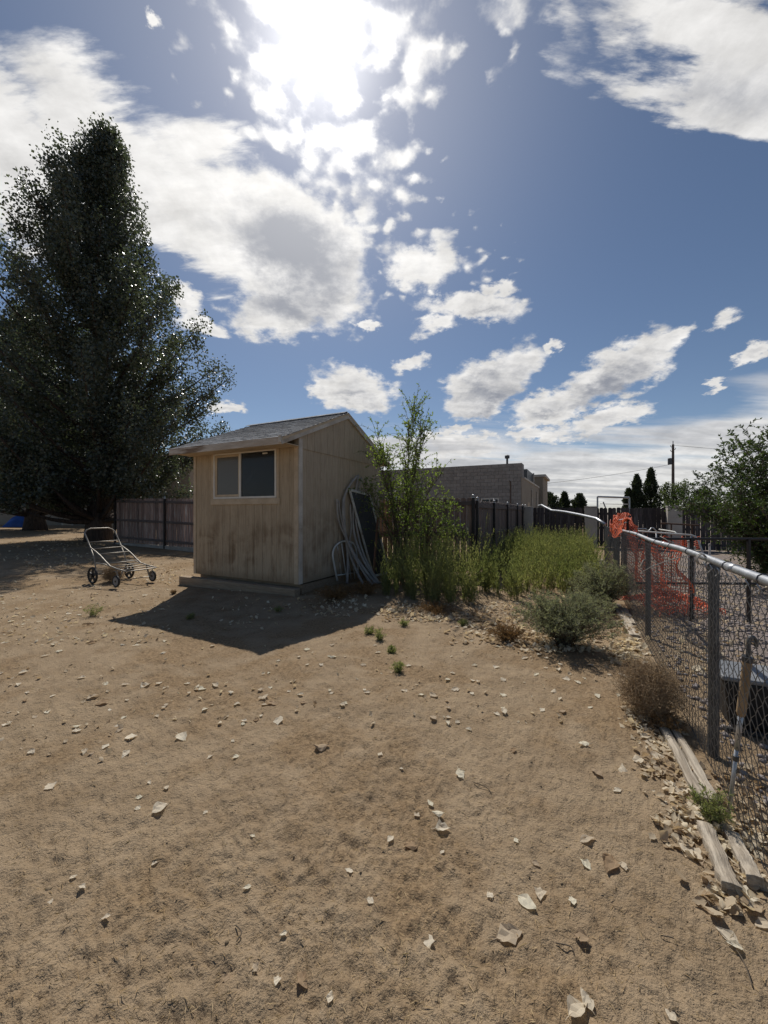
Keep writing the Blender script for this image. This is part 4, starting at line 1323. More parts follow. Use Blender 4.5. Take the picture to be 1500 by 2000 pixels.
# ------------------------------------------------------------------ metal cart
def build_cart():
    o = G(184, 1140)
    root = empty('metal_cart', (o.x, o.y, o.z), UA)
    tag(root, 'dull metal ladder backed cart on four wheels left of the shed', 'cart')
    y0, y1 = .03, .63
    r = .013
    rail = [(-.43, 1.03), (-.31, .88), (-.2, .73), (.0, .655), (.17, .58), (.36, .47), (.525, .385), (.8, .345), (1.06, .32)]
    near = [(x, y0, z) for x, z in rail]; far = [(x, y1, z) for x, z in rail]
    top = [(-.455, y0 + .05, 1.09), (-.46, y0 + .13, 1.12), (-.46, y1 - .13, 1.12), (-.455, y1 - .05, 1.09)]
    MB().tube(list(reversed(near)) + top + far, r, 10).build('side_rail', M['alu'], root, smooth=True)
    MB().tube([(1.06, y0, .32), (1.10, y0 + .1, .32), (1.10, y1 - .1, .32), (1.06, y1, .32)], r, 10).build('front_bar', M['alu'], root, smooth=True)
    for x, z in ((-.28, .84), (-.14, .705), (.10, .61), (.42, .435), (.56, .38), (.72, .355), (.9, .335)):
        MB().tube([(x, y0, z), (x, y1, z)], r * .75, 8).build('rung', M['alu'], root, smooth=True)
    for y in (y0, y1):
        MB().tube([(-.2, y, .72), (-.05, y, .5), (.0, y, .3), (.0, y, .17)], r, 8).build('rear_leg', M['alu'], root, smooth=True)
        MB().tube([(.0, y, .42), (.25, y, .42), (.5, y, .39)], r * .9, 8).build('brace', M['alu'], root, smooth=True)
        MB().beam((.72, y, .34), (.82, y, .12), .03, .012, (1, 0, 0)).build('front_fork', M['alu'], root)
        MB().tube([(.95, y, .32), (.84, y, .14)], r * .8, 8).build('fork_brace', M['alu'], root, smooth=True)
    MB().tube([(0, y0 - .08, .175), (0, y1 + .08, .175)], .009, 8).build('rear_axle', M['alu'], root)
    MB().tube([(.83, y0 - .06, .12), (.83, y1 + .06, .12)], .009, 8).build('front_axle', M['alu'], root)
    MB().tube([(.02, y0 + .2, .24), (.4, y0 + .2, .24), (.6, y0 + .2, .3)], r * .7, 8).build('tie_bar', M['alu'], root, smooth=True)
    def torus(mb, R0, r0, n=28, k=8):
        mb.tube([(R0 * math.cos(a), 0, R0 * math.sin(a)) for a in np.linspace(0, 2 * math.pi, n, endpoint=False)], r0, k, closed=True)
    def wheel(x, y, z, R0, r0, spokes):
        w = MB(); torus(w, R0 - r0, r0)
        t = w.build('wheel', M['rubber'], root, loc=(x, y, z), smooth=True)
        if spokes:
            h = MB()
            for i in range(5):
                a = 2 * math.pi * i / 5 + .3
                h.beam((0, 0, 0), (math.cos(a) * (R0 - r0 * 1.6), 0, math.sin(a) * (R0 - r0 * 1.6)), .018, .05, (math.cos(a + 1.57), 0, math.sin(a + 1.57)))
            h.tube([(0, -.03, 0), (0, .03, 0)], .03, 12)
            h.build('spokes', M['black'], t)
        else:
            h = MB()
            h.tube([(0, -.012, 0), (0, .012, 0)], R0 - r0 * 1.6, 24)
            h.build('rim', M['hub'], t)
            MB().tube([(0, -.02, 0), (0, .02, 0)], .02, 12).build('hub', M['black'], t)
    for y in (y0 - .06, y1 + .06):
        wheel(0, y, .175, .175, .022, True)
        wheel(.83, y - .0, .118, .118, .02, False)
    return root


build_cart()


# ------------------------------------------------------------------ things leaning at the shed's side
def curve(pts, n=14):
    pts = [Vector(p) for p in pts]
    out = []
    m = len(pts)
    for i in range(m - 1):
        p0 = pts[max(i - 1, 0)]; p1 = pts[i]; p2 = pts[i + 1]; p3 = pts[min(i + 2, m - 1)]
        for k in range(n // (m - 1) + 1):
            t = k / (n // (m - 1) + 1)
            out.append(.5 * ((2 * p1) + (p2 - p0) * t + (2 * p0 - 5 * p1 + 4 * p2 - p3) * t * t + (3 * p1 - p0 - 3 * p2 + p3) * t ** 3))
    out.append(pts[-1])
    return out


def atw(px, py, d):
    return at(px, py, min(d, 4.30 / (.449 - .894 * (px - 750) / F)))


poles = [
    ([(697, 930, 8.35), (674, 965, 8.3), (671, 1010, 8.22), (677, 1060, 8.15), (692, 1105, 8.05), (712, 1146, 7.9)], .020, 'grey pole bowed most against the shed wall, its foot nearest the corner'),
    ([(690, 937, 8.4), (671, 975, 8.32), (672, 1030, 8.2), (684, 1070, 8.1), (712, 1112, 8.0), (737, 1144, 7.95)], .022, 'thick grey pole bending from tall tip to the weeds'),
    ([(700, 928, 8.5), (691, 985, 8.4), (690, 1030, 8.3), (699, 1068, 8.2), (716, 1105, 8.1), (740, 1141, 8.0)], .020, 'pale grey pole with the highest straight tip'),
    ([(706, 932, 8.6), (696, 975, 8.5), (694, 1010, 8.4), (703, 1060, 8.3), (718, 1100, 8.15), (743, 1143, 8.05)], .016, 'thin grey pole crossing the white door frame'),
    ([(679, 955, 8.3), (672, 980, 8.3), (674, 1040, 8.2), (679, 1085, 8.1), (678, 1140, 7.95)], .020, 'straight grey pole standing beside the headboard'),
    ([(661, 978, 8.1), (665, 1005, 8.1), (674, 1045, 8.05), (690, 1085, 8.0), (722, 1138, 7.9)], .013, 'short dark pole whose tip leans left on shed'),
    ([(658, 975, 8.1), (660, 1010, 8.1), (668, 1035, 8.05), (681, 1062, 8.0), (705, 1110, 7.95), (730, 1145, 7.85)], .014, 'leftmost bent thin pole against beige siding'),
    ([(684, 985, 8.5), (686, 1030, 8.4), (684, 1060, 8.3), (700, 1095, 8.2), (732, 1135, 8.1)], .014, 'thin twisted pole in the middle of the bundle'),
]
for pl, r, lab in poles:
    pts = curve([atw(*q) for q in pl], 20)
    e = pts[-1]; e.z = gz(e.x, e.y) + .01
    tag(MB().tube(pts, list(np.linspace(r * 1.15, r * 1.45, len(pts))), 8).build('wooden_pole', M['pole'], smooth=True), lab, 'pole', 'bent grey poles leaning on the shed')

# metal headboard
hb = empty('metal_headboard', tuple(atw(668, 1137, 7.8))); tag(hb, 'arched chipped white metal headboard leaning at the shed side', 'headboard')
hb.location.z = 0
def HB(pts): return loc_in(hb, pts)
MB().tube(HB(curve([atw(659, 1134, 7.85), atw(652, 1100, 7.95), atw(650, 1080, 8.0), atw(656, 1066, 8.05), atw(668, 1058, 8.15), atw(681, 1058, 8.35), atw(692, 1064, 8.5), atw(697, 1085, 8.5), atw(700, 1128, 8.4)], 40)), .020, 10).build('frame_tube', M['white_metal'], hb, smooth=True)
for t0, t1 in (((659, 1066, 8.08), (668, 1132, 7.95)), ((667, 1060, 8.16), (677, 1132, 8.05)), ((676, 1058, 8.3), (686, 1132, 8.15)), ((686, 1062, 8.4), (693, 1130, 8.25))):
    MB().tube(HB([atw(*t0), atw(*t1)]), .010, 8).build('bar', M['white_metal'], hb, smooth=True)
MB().tube(HB([atw(656, 1124, 7.88), atw(698, 1118, 8.42)]), .012, 8).build('cross_bar', M['white_metal'], hb, smooth=True)

# screen door leaning behind the poles
sd = empty('screen_door', tuple(at(735, 1128, 8.7))); tag(sd, 'white framed dark screen door leaning behind the poles', 'door')
sd.location.z = 0
TL, TR, BL, BR = atw(683, 957, 8.12), atw(722, 967, 8.85), at(729, 1125, 8.75), at(760, 1118, 9.1)
tl, tr_, bl, br = loc_in(sd, [TL, TR, BL, BR])
nrm = (tr_ - tl).cross(bl - tl).normalized()
for a, b in ((tl, tr_), (tr_, br), (br, bl), (bl, tl)):
    MB().beam(a, b, .05, .028, nrm).build('door_stile', M['white_metal'], sd, bevel=.003)
e = .012
MB().add([tl + nrm * e * .3, tr_ + nrm * e * .3, br + nrm * e * .3, bl + nrm * e * .3, tl - nrm * e * .3, tr_ - nrm * e * .3, br - nrm * e * .3, bl - nrm * e * .3],
         [(0, 1, 2, 3), (7, 6, 5, 4), (0, 4, 5, 1), (1, 5, 6, 2), (2, 6, 7, 3), (3, 7, 4, 0)]).build('screen_panel', M['screen'], sd)
a, b = at(738, 1010, 8.6), at(728, 1122, 8.2); b.z = .0
tag(MB().beam(a, b, .075, .03, (1, -.3, 0)).build('wooden_board', M['board_red'], bevel=.003), 'reddish brown board propped upright beside the screen door', 'board')


# ------------------------------------------------------------------ boards along the fence
def board(name, p0, p1, w, h, label, split=False, tilt=0.0):
    a = Vector(p0); b = Vector(p1)
    L = (b - a).length; ang = math.atan2(b.y - a.y, b.x - a.x)
    root = empty(name, ((a.x + b.x) / 2, (a.y + b.y) / 2, (a.z + b.z) / 2 + h / 2 - .008), ang)
    tag(root, label, 'board', 'old boards along the fence')
    global rng
    rng = np.random.default_rng(int(L * 1000))
    def slab(y0, y1, nm):
        n = 16
        vs = []; fs = []
        for i in range(n + 1):
            x = -L / 2 + L * i / n
            j0 = y0 + (rng.random() - .5) * .008; j1 = y1 + (rng.random() - .5) * .008
            zz = .004 * math.sin(i * .9)
            if i in (0, n): x += (rng.random() - .5) * .015
            vs += [(x, j0, -h / 2), (x, j1, -h / 2), (x, j1, h / 2 + zz - .004), (x, (j0 + j1) / 2, h / 2 + zz + .001), (x, j0, h / 2 + zz - .003)]
        for i in range(n):
            a0 = i * 5; b0 = a0 + 5
            for k in range(5):
                l = (k + 1) % 5
                fs.append((a0 + k, a0 + l, b0 + l, b0 + k))
        fs.append((0, 4, 3, 2, 1)); fs.append(tuple(n * 5 + k for k in range(5)))
        MB().add(vs, fs).build(nm, M['board'], root, bevel=.003)
    if split:
        slab(-w / 2, -.004, 'board_half'); slab(.005, w / 2, 'board_half')
    else:
        slab(-w / 2, w / 2, 'board_body')
    root.rotation_euler[0] = tilt


board('weathered_board', G(1288, 1392), G(1385, 1578), .105, .05, 'long cracked silver grey board lying below the thick fence post', True)
board('weathered_board', G(1376, 1625), G(1428, 1748), .062, .055, 'short pale timber end poking out of leaves nearest the camera', False)
board('weathered_board', G(1428, 1640), G(1478, 1738), .055, .055, 'short timber lying tight beside fence bottom next to nearest timber', False, .1)
board('weathered_board', G(1204, 1182), G(1240, 1246), .10, .04, 'pale bleached board lying beside the dark fence post', False)
board('weathered_board', G(1219, 1190), G(1236, 1222), .07, .04, 'small bleached board piece pressed to foot of fence', False)
board('weathered_board', G(1162, 1095), G(1180, 1105), .35, .04, 'pale broken board lying among weeds far along the fence', False, .3)


# ------------------------------------------------------------------ rod tool with wooden grip
def build_tool():
    b = Vector((1.68, 1.88, gz(1.68, 1.88) - .02)); t = Vector((1.662, 1.745, .93))
    root = empty('wood_gripped_rod', tuple(b)); tag(root, 'metal rod with worn wooden grip and hooked top leaning on chain link', 'tool')
    d = (t - b)
    def P(f): return d * f
    MB().tube([P(0), P(.42)], .0085, 10).build('rod', M['galv'], root, smooth=True)
    MB().tube([P(.36), P(.385)], .013, 10).build('collar', M['galv_dark'], root)
    MB().tube([P(.42), P(.62)], .011, 10).build('upper_rod', M['galv'], root, smooth=True)
    MB().tube([P(.60), P(.62), P(.75), P(.88), P(.895)], [.014, .0185, .0175, .0185, .017], 14).build('grip', M['grip'], root, smooth=True)
    MB().tube([P(.88), P(.905)], .021, 14).build('ferrule', M['galv_dark'], root)
    top = P(.90)
    MB().tube(curve([top, top + Vector((.002, -.003, .07)), top + Vector((.01, -.003, .092)), top + Vector((.026, 0, .092)), top + Vector((.038, .002, .075)), top + Vector((.042, .004, .05))], 20), .0085, 10).build('hook', M['galv_dark'], root, smooth=True)


build_tool()


# ------------------------------------------------------------------ neighbour's yard
def build_yard():
    # black storage bin with a grey lid
    x, y = 2.36, 2.66
    root = empty('storage_bin', (x, y, 0), UA); tag(root, 'low black storage bin with flat grey lid behind the near fence bay', 'bin')
    Lx, Ly, H = 1.3, .34, .335
    MB().add([(0.03, .03, .02), (Lx - .03, .03, .02), (Lx - .03, Ly - .03, .02), (.03, Ly - .03, .02), (0, 0, H), (Lx, 0, H), (Lx, Ly, H), (0, Ly, H)],
             [(0, 3, 2, 1), (4, 5, 6, 7), (0, 1, 5, 4), (1, 2, 6, 5), (2, 3, 7, 6), (3, 0, 4, 7)]).build('bin_body', M['dark_plastic'], root, bevel=.02)
    MB().box(-.02, Lx + .02, -.02, Ly + .02, H + .002, H + .035).build('lid', M['grey_plastic'], root, bevel=.012)
    MB().box(.28, Lx - .1, .07, Ly - .07, H + .036, H + .05).build('lid_panel', M['grey_plastic'], root, bevel=.01)
    MB().box(-.015, Lx + .015, -.035, -.0, .0, .025).build('base_flange', M['rubber'], root, bevel=.006)
    # black iron fence
    r = empty('iron_fence', (3.45, 5.25, 0)); tag(r, 'low black iron rail fence behind the chain link', 'fence')
    for z in (1.135, .53):
        MB().tube([(0, 0, z), (4.6, -.15, z)], .017, 8).build('rail', M['black'], r)
    for xx in (.72, 1.47, 2.9, 4.4):
        MB().box(xx - .016, xx + .016, -.03 - xx * .033, .002 - xx * .033, -.1, 1.13).build('post', M['black'], r)
    # tubular frame, chrome
    t = empty('tubular_frame', (4.2, 6.6, 0)); tag(t, 'bent shiny tubular chair frame standing behind top rail', 'frame')
    def Q(l): return loc_in(t, [at(*p) for p in l])
    MB().tube(Q(curve([(1238, 1033, 6.9), (1262, 1033, 6.9), (1266, 1039, 6.9), (1271, 1036, 6.9), (1273, 1032, 6.9), (1277, 1034, 6.9), (1282, 1038, 6.9)] and
                      [(1238, 1033, 6.9), (1262, 1033, 6.9), (1267, 1039, 6.9), (1272, 1033, 6.9), (1276, 1032, 6.9), (1280, 1038, 6.9)], 4)) if False else
              Q([(1238, 1033, 6.9), (1262, 1033, 6.9), (1266, 1038, 6.9), (1270, 1034, 6.9), (1272, 1031, 6.9), (1276, 1031, 6.9), (1279, 1034, 6.9), (1282, 1039, 6.9)]), .011, 8).build('front_tube', M['galv'], t, smooth=True)
    MB().tube(Q([(1240, 1037, 6.6), (1280, 1040, 6.5), (1320, 1043, 6.3), (1350, 1045, 6.2), (1358, 1048, 6.2), (1364, 1056, 6.15), (1372, 1078, 6.1), (1384, 1120, 6.0)]), .014, 8).build('arm_tube', M['white_metal'], t, smooth=True)
    MB().tube(Q([(1287, 1034, 6.7), (1318, 1039, 6.5), (1322, 1043, 6.4)]), .013, 8).build('back_tube', M['white_metal'], t, smooth=True)
    for q in ((1240, 1037, 6.6), (1350, 1045, 6.2), (1282, 1039, 6.9)):
        a = at(*q); a2 = Vector((a.x + .05, a.y + .03, 0))
        MB().tube(loc_in(t, [a, a2]), .012, 8).build('leg', M['galv'], t, smooth=True)
    # rusty cross bar on posts
    c = empty('rusty_bar_stand', tuple(at(1311, 1022, 8.0))); c.location.z = 0
    tag(c, 'thin rusty steel bar stand in front of the wide pillar', 'stand')
    MB().tube(loc_in(c, [at(1291, 1022, 8.0), at(1365, 1026, 7.8)]), .016, 8).build('bar', M['rust'], c)
    for px, py in ((1311, 1022), (1352, 1025)):
        a = at(px, py, 7.95); MB().tube(loc_in(c, [a, Vector((a.x, a.y, -.05))]), .014, 8).build('upright', M['rust'], c)
    for px, top, d, lab, rr in ((1346, 1056, 6.4, 'pale stake with yellowed top behind top rail', .022), (1357, 1068, 6.3, 'thin white stake beside the yellowed one', .013),
                                (1386, 1063, 6.1, 'white capped stake in front of the elm shrub', .014)):
        a = at(px, top, d)
        s = empty('garden_stake', (a.x, a.y, 0)); tag(s, lab, 'stake', 'pale stakes in the neighbouring yard')
        MB().lathe([(rr, -.1), (rr, a.z - .03)], 10).build('shaft', M['white_metal'], s)
        MB().lathe([(rr * 1.3, a.z - .03), (rr * 1.3, a.z), (rr * .6, a.z + .012)], 10).build('cap', M['cord'], s)
    # dark sign-like scrap clamped above the netting
    k = empty('clamp_tool', tuple(at(1222, 1035, 6.8))); tag(k, 'small dark clamp with pale blade stuck up behind orange netting', 'tool')
    MB().tube(loc_in(k, [at(1226, 1042, 6.8), at(1226, 1020, 6.8), at(1231, 1007, 6.8)]), .02, 6).build('shank', M['black'], k)
    MB().beam(loc_in(k, [at(1209, 1016, 6.8)])[0], loc_in(k, [at(1230, 1011, 6.8)])[0], .04, .012).build('blade', M['galv'], k)
    MB().beam(loc_in(k, [at(1210, 1025, 6.8)])[0], loc_in(k, [at(1225, 1020, 6.8)])[0], .03, .012).build('blade', M['galv_dark'], k)
    # blue tarp heap far left
    global rng
    rng = np.random.default_rng(77)
    n = 26
    vs = []; fs = []
    for i in range(n):
        for j in range(n):
            a, b = i / (n - 1) - .5, j / (n - 1) - .5
            h = max(0, 1 - (a * 2) ** 2) * max(0, 1 - (b * 2) ** 2)
            vs.append((a * 1.7, b * 1.3, .02 + .85 * h ** .7 + .12 * (vn(a * 7, b * 7, 3) - .5) * h))
    for i in range(n - 1):
        for j in range(n - 1):
            fs.append((i * n + j, (i + 1) * n + j, (i + 1) * n + j + 1, i * n + j + 1))
    x, y = -26.0, 27.6
    tag(MB().add(vs, fs).build('blue_tarp', M['tarp'], loc=(x, y, gz(x, y)), rotz=.3), 'crumpled bright blue tarp heap before the house wall', 'tarp')
    gx, gy = W(-17.5, 12.2)
build_yard()


# ------------------------------------------------------------------ fallen leaves, straw, clods, gravel
def leaf_mesh(k):
    r = np.random.default_rng(100 + k)
    n = 7; prof = [.06, .66, 1.0, .92, .70, .36, .02]
    curl = r.uniform(.35, 1.5); bend = r.uniform(-.5, 1.0); tw = r.uniform(-.5, .5); vs = []; fs = []
    for i in range(n):
        t = i / (n - 1); w = prof[i] * .5
        for s in (-1, -.5, 0, .5, 1):
            a = s * curl * .7
            ww = w * (r.uniform(.68, 1.15) if abs(s) == 1 else 1)
            x = math.sin(a) / (curl * .7) * ww
            z = (1 - math.cos(a)) / (curl * .7) * ww + .35 * bend * (t - .5) ** 2 + tw * x * (t - .5) + r.uniform(-.055, .055) + (.03 if s == 0 else 0)
            vs.append((x + r.uniform(-.02, .02), (t - .5) + r.uniform(-.04, .04), z))
    for i in range(n - 1):
        for j in range(4):
            fs.append((i * 5 + j, i * 5 + j + 1, (i + 1) * 5 + j + 1, (i + 1) * 5 + j))
    m = MB().add(vs, fs)
    m.tube([(0, -.5, .35 * bend * .25), (.03, -.66, .02 + .1 * bend), (.06, -.78, .03)], [.016, .012, .008], 4)
    return m.mesh('fallen_leaf', M['fallen'], False)


LM = [leaf_mesh(k) for k in range(12)]
spots = [(995, 1830, 46), (1030, 1768, 30), (1190, 1690, 36), (1218, 1694, 18), (1145, 1692, 18), (836, 1842, 20), (1137, 1837, 20), (1148, 1643, 26), (1140, 1455, 20),
         (900, 1516, 22), (865, 1620, 24), (803, 1654, 24), (763, 1640, 16), (855, 1590, 18), (840, 1570, 14), (815, 1594, 14), (315, 1581, 28), (98, 1538, 24), (355, 1443, 40),
         (255, 1440, 26), (150, 1428, 14), (200, 1374, 36), (182, 1362, 20), (516, 1364, 28), (532, 1375, 24), (545, 1410, 24), (628, 1460, 28), (668, 1378, 14), (742, 1475, 14),
         (845, 1403, 18), (848, 1360, 20), (1002, 1468, 16), (985, 1390, 18), (1098, 1390, 16), (1060, 1388, 14), (1215, 1505, 22), (1265, 1500, 26), (1205, 1545, 14), (1165, 1510, 24),
         (1130, 1978, 34), (1145, 1955, 22), (1120, 1960, 14), (590, 1920, 22), (645, 1950, 14), (725, 1762, 14), (482, 1735, 12), (1055, 1750, 24), (285, 1338, 20), (395, 1347, 18),
         (90, 1282, 16), (45, 1315, 16), (245, 1338, 14), (267, 1262, 16), (180, 1257, 14), (127, 1212, 14), (648, 1285, 20), (600, 1270, 14), (710, 1300, 14), (1050, 1270, 16),
         (420, 1340, 18), (205, 1460, 18), (245, 1475, 18), (165, 1470, 14), (160, 1325, 14), (1490, 1810, 26), (1420, 1830, 24), (1435, 1850, 18), (1310, 1985, 14), (15, 1415, 22), (500, 1408, 12), (460, 1480, 12), (325, 1540, 12), (410, 1480, 12)]


def place_leaves():
    r = random.Random(5)
    base = None
    lst = [(px, py, s) for px, py, s in spots]
    regs = [((0, 1160, 330, 1420), 45, (8, 14)), ((300, 1260, 900, 1420), 42, (8, 14)), ((880, 1250, 1230, 1400), 40, (9, 17)), ((0, 1420, 1150, 2000), 26, (8, 15)),
            ((1215, 1240, 1260, 1330), 18, (14, 22)), ((1240, 1400, 1310, 1520), 14, (14, 24)), ((1300, 1520, 1370, 1640), 12, (18, 30)), ((1330, 1640, 1480, 1760), 14, (20, 36))]
    for (x0, y0, x1, y1), n, (a, b) in regs:
        for _ in range(n):
            lst.append((r.uniform(x0, x1), y0 + (y1 - y0) * r.random() ** 1.3, r.uniform(a, b)))
    own = {0: 'largest torn pale leaf low in the middle of the foreground dirt', 1: 'broad upright pale leaf just above the largest torn leaf', 2: 'greenish cream leaf at right with a small pebble like leaf beside it',
           3: 'small curled leaf touching the greenish cream leaf', 12 - 5: 'pale folded leaf right of the dark hollow in the dirt', 9: 'curled cream leaf beside the reddish root sprig',
           10: 'pair of pale leaves left of the middle foreground', 16: 'bright leaf alone on the dirt left of centre foreground', 17: 'bright pale leaf alone near the left edge of the dirt',
           18: 'largest brown rolled leaf on the left dirt', 21: 'ragged brown and white leaf left of the rolled brown leaf', 23: 'large pale leaf of the pair below the shed shadow tip',
           24: 'darker leaf of the pair below the shed shadow tip', 25: 'curled leaf right of the pair below the shed shadow', 26: 'crumpled grey leaf in the middle of the sunny dirt', 40: 'pale green leaf at the very bottom near the frame edge'}
    lst = lst[:298]
    for i, (px, py, s) in enumerate(lst):
        g = G(px, py)
        size = s / F * math.hypot(g.y, EYE) * 1.05
        size = min(max(size * .9, .028), .10)
        o = bpy.data.objects.new('fallen_leaf', r.choice(LM)); COL.objects.link(o)
        o.location = (g.x, g.y, g.z + size * .06 + .002)
        o.scale = (size * r.uniform(.7, 1.0), size, size * r.uniform(.5, 1.0))
        up = r.random() < .12
        o.rotation_euler = (r.uniform(-.2, .2) + (math.pi if up else 0), r.uniform(-.22, .22), r.uniform(0, 6.28))
        if up: o.location.z += size * .10
        u = UV(g.x, g.y)[0]
        if px > 1205 and py > 1380: lab, grp = 'pale curled leaf among the drift beside the grey boards', 'dry leaves beside the boards'
        elif px > 1205: lab, grp = 'pale curled leaf in the drift at foot of the chain link fence', 'dry leaves along the fence foot'
        elif py > 1420: lab, grp = 'small pale leaf on the open foreground dirt', 'dry leaves on the foreground dirt'
        elif px < 330: lab, grp = 'pale leaf on the dirt in front of the metal cart', 'dry leaves in front of the cart'
        elif px < 880: lab, grp = 'pale leaf on sunny dirt just below the shed shadow', 'dry leaves below the shed shadow'
        else: lab, grp = 'pale leaf on dirt below the sage bush', 'dry leaves below the sage bush'
        tag(o, own.get(i, lab), 'leaf', grp)


place_leaves()


def scatter_litter():
    global rng
    rng = np.random.default_rng(88)
    # picture regions where the fallen leaves lie thick: x0,y0,x1,y1,count,size
    regs = [(745, 1178, 1040, 1215, 700, .075), (880, 1205, 1080, 1262, 330, .07), (1010, 1235, 1190, 1275, 380, .075), (1190, 1190, 1258, 1300, 480, .075), (1218, 1290, 1270, 1420, 230, .06),
            (1245, 1380, 1345, 1520, 230, .05), (1285, 1500, 1385, 1660, 180, .05), (1340, 1620, 1500, 1790, 170, .055), (560, 1155, 745, 1205, 230, .07), (1390, 1500, 1500, 1660, 150, .05),
            (250, 1100, 380, 1140, 260, .07), (0, 1130, 330, 1260, 420, .06), (1250, 1140, 1500, 1320, 330, .07), (420, 1150, 560, 1230, 60, .06), (1060, 1110, 1210, 1190, 260, .07),
            (0, 1045, 220, 1110, 360, .09), (300, 1230, 1200, 1420, 150, .04), (0, 1260, 300, 1500, 70, .04)]
    P, S = [], []
    for (x0, y0, x1, y1, n, s) in regs:
        n = int(n)
        px = rng.normal(size=n) * (x1 - x0) * .26 + (x0 + x1) / 2; py = y0 + (y1 - y0) * rng.random(n)
        if (x1 - x0) > 250: px = rng.uniform(x0, x1, n)
        z = np.zeros(n)
        for _ in range(4):
            d = (EYE - z) * F / (py - 1000); x = (px - 750) / F * d
            z = ground_z(x, d)
        P.append(np.stack([x, d, z + rng.uniform(-.004, .010, n)], 1)); S.append(s * .82 * rng.uniform(.4, 1.35, n))
    P = np.concatenate(P); S = np.concatenate(S); n = len(P)
    vs, fs, off = [], [], 0
    pick = rng.integers(0, len(LM), n)
    for k, me in enumerate(LM):
        V = np.array([q.co[:] for q in me.vertices])[:35]; Q = np.array([list(pl.vertices) for pl in me.polygons][:24])
        idx = np.where(pick == k)[0]
        if not len(idx): continue
        a = rng.normal(size=len(idx)) * .5 + np.where(rng.random(len(idx)) < .4, math.pi, 0); b = rng.normal(size=len(idx)) * .5; c = rng.uniform(0, 6.28, len(idx))
        X = V[None] * S[idx][:, None, None] * np.stack([rng.uniform(.65, 1, len(idx)), np.ones(len(idx)), rng.uniform(.35, .9, len(idx))], 1)[:, None]
        x, y, z = X[..., 0], X[..., 1], X[..., 2]
        a, b, c = a[:, None], b[:, None], c[:, None]
        y, z = y * np.cos(a) - z * np.sin(a), y * np.sin(a) + z * np.cos(a)
        x, z = x * np.cos(b) + z * np.sin(b), -x * np.sin(b) + z * np.cos(b)
        x, y = x * np.cos(c) - y * np.sin(c), x * np.sin(c) + y * np.cos(c)
        X = np.stack([x, y, z - z.min(1, keepdims=True)], -1) + P[idx][:, None]
        vs.append(X.reshape(-1, 3)); fs.append((Q[None] + (np.arange(len(idx)) * 35)[:, None, None]).reshape(-1, 4) + off); off += len(idx) * 35
    v, f = np.concatenate(vs), np.concatenate(fs)
    o = link('leaf_litter', npmesh('leaf_litter', v, f, M['litter']))
    tag(o, 'drifts of pale dry fallen leaves under weeds and along fence', 'leaf litter', kind='stuff')


scatter_litter()


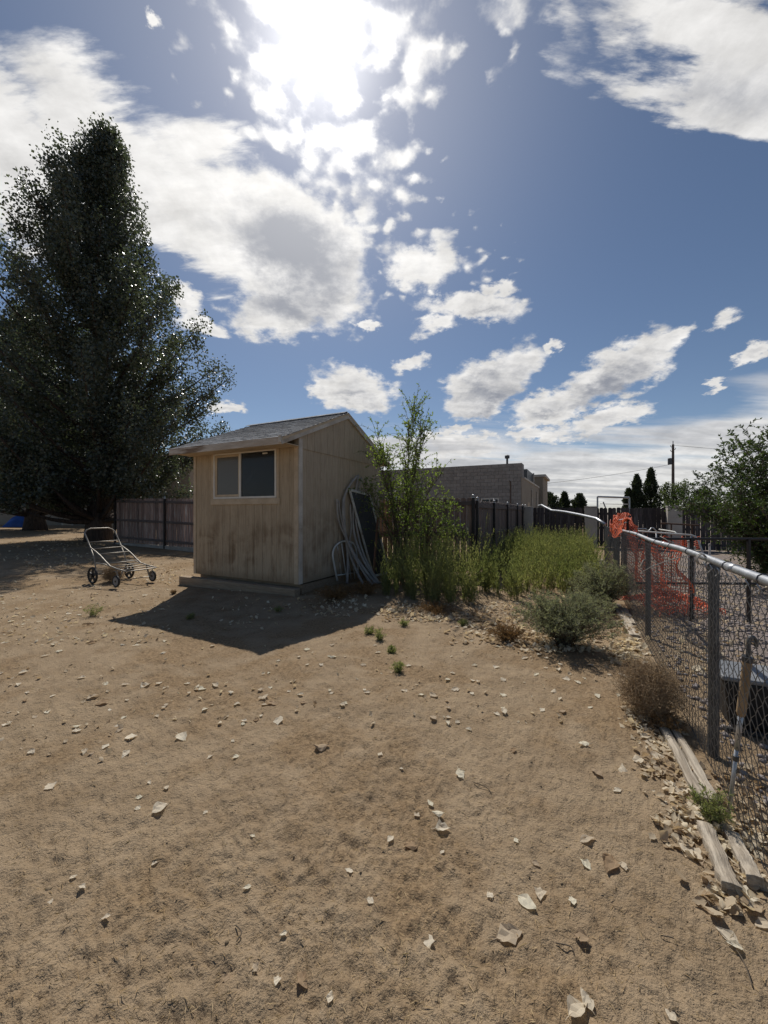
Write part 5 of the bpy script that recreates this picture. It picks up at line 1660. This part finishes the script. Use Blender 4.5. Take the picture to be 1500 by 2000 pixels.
def scatter_small():
    global rng
    rng = np.random.default_rng(99)
    # straw bits
    n = 20000
    r = .9 + 9.5 * rng.random(n) ** 1.6; th = rng.uniform(-.85, .85, n)
    x = r * np.sin(th); y = r * np.cos(th)
    u = x * UX + y * UY
    ok = (u < .6)
    x, y = x[ok], y[ok]; n = len(x)
    z = ground_z(x, y)
    ln = rng.uniform(.008, .04, n)
    d = unit(rng.normal(size=(n, 3)) * np.array([1, 1, .18]))
    P = np.stack([x, y, z + .004], 1)
    v, f = leaves(P, d, ln, rng.uniform(.0015, .003, n), .5)
    o = link('straw_bits', npmesh('straw_bits', v, f, M['straw'])); tag(o, 'short bits of dry straw scattered over the dirt', 'straw', kind='stuff')
    # clods
    def lumps(x, y, z, s, name, m, label, cat, sink=.3):
        n = len(x)
        b = np.array([(1, 0, 0), (-1, 0, 0), (0, 1, 0), (0, -1, 0), (0, 0, 1), (0, 0, -1)], float)
        F8 = np.array([(0, 2, 4), (2, 1, 4), (1, 3, 4), (3, 0, 4), (2, 0, 5), (1, 2, 5), (3, 1, 5), (0, 3, 5)])
        # one subdivision
        vs = [tuple(q) for q in b]; fs = []; cache = {}
        def mid(i, j):
            k = (min(i, j), max(i, j))
            if k not in cache:
                q = np.array(vs[i]) + np.array(vs[j]); vs.append(tuple(q / np.linalg.norm(q))); cache[k] = len(vs) - 1
            return cache[k]
        for a, c, e in F8:
            ab, bc, ca = mid(a, c), mid(c, e), mid(e, a)
            fs += [(a, ab, ca), (ab, c, bc), (ca, bc, e), (ab, bc, ca)]
        b = np.array(vs); F8 = np.array(fs)
        k = len(b)
        V = b[None] * (1 + rng.normal(size=(n, k, 1)) * .16) * s[:, None, None] * rng.uniform(.65, 1.2, (n, 1, 3)) * np.array([1, 1, .7])
        a = rng.uniform(0, 6.28, n); ca, sa = np.cos(a)[:, None], np.sin(a)[:, None]
        V = np.stack([V[..., 0] * ca - V[..., 1] * sa, V[..., 0] * sa + V[..., 1] * ca, V[..., 2]], -1)
        V += np.stack([x, y, z + s * sink], 1)[:, None]
        Fc = (F8[None] + (np.arange(n) * k)[:, None, None]).reshape(-1, 3)
        o = link(name, npmesh(name, V.reshape(-1, 3), Fc, m, True)); tag(o, label, cat, kind='stuff')
    n = 1500
    r = .9 + 7.5 * rng.random(n) ** 1.5; th = rng.uniform(-.85, .85, n)
    x = r * np.sin(th); y = r * np.cos(th); ok = (x * UX + y * UY) < .6
    x, y = x[ok], y[ok]
    lumps(x, y, ground_z(x, y), rng.uniform(.002, .0052, len(x)) * (1 + 1.6 * (rng.random(len(x)) > .97)), 'dirt_clods', M['clod'], 'small clods of dirt strewn over the yard', 'clods', -.05)
    n = 7000
    u = .8 + 4.5 * rng.random(n) ** 1.1; v = 2.2 + 10 * rng.random(n)
    x = u * UX - v * UY; y = u * UY + v * UX
    lumps(x, y, ground_z(x, y), rng.uniform(.008, .026, n), 'gravel', M['stone'], 'grey gravel stones beyond the chain link fence', 'gravel')


scatter_small()

# a few twigs lying on the dirt
for k, (a, b, lab) in enumerate((((1405, 1822), (1470, 1932), 'long bent twig at the bottom right on dirt'), ((1085, 1845), (1120, 1862), 'short dark stick right of the largest leaf'),
                                 ((460, 1810), (462, 1842), 'thin upright straw stick on the lower dirt'), ((925, 1530), (960, 1552), 'curled reddish root sprig on the open dirt'),
                                 ((1290, 1830), (1320, 1846), 'dark crooked stick on dirt left of the long twig'))):
    p0, p1 = G(*a), G(*b)
    m = (p0 + p1) / 2 + Vector((.01, .01, .006))
    tag(MB().tube(curve([p0 + Vector((0, 0, .006)), m + Vector((.01, -.01, .004)), p1 + Vector((0, 0, .006))], 8), [.0022] * 8 if False else .0022, 5).build('twig', M['twig'], smooth=True), lab, 'twig', 'twigs on the dirt')
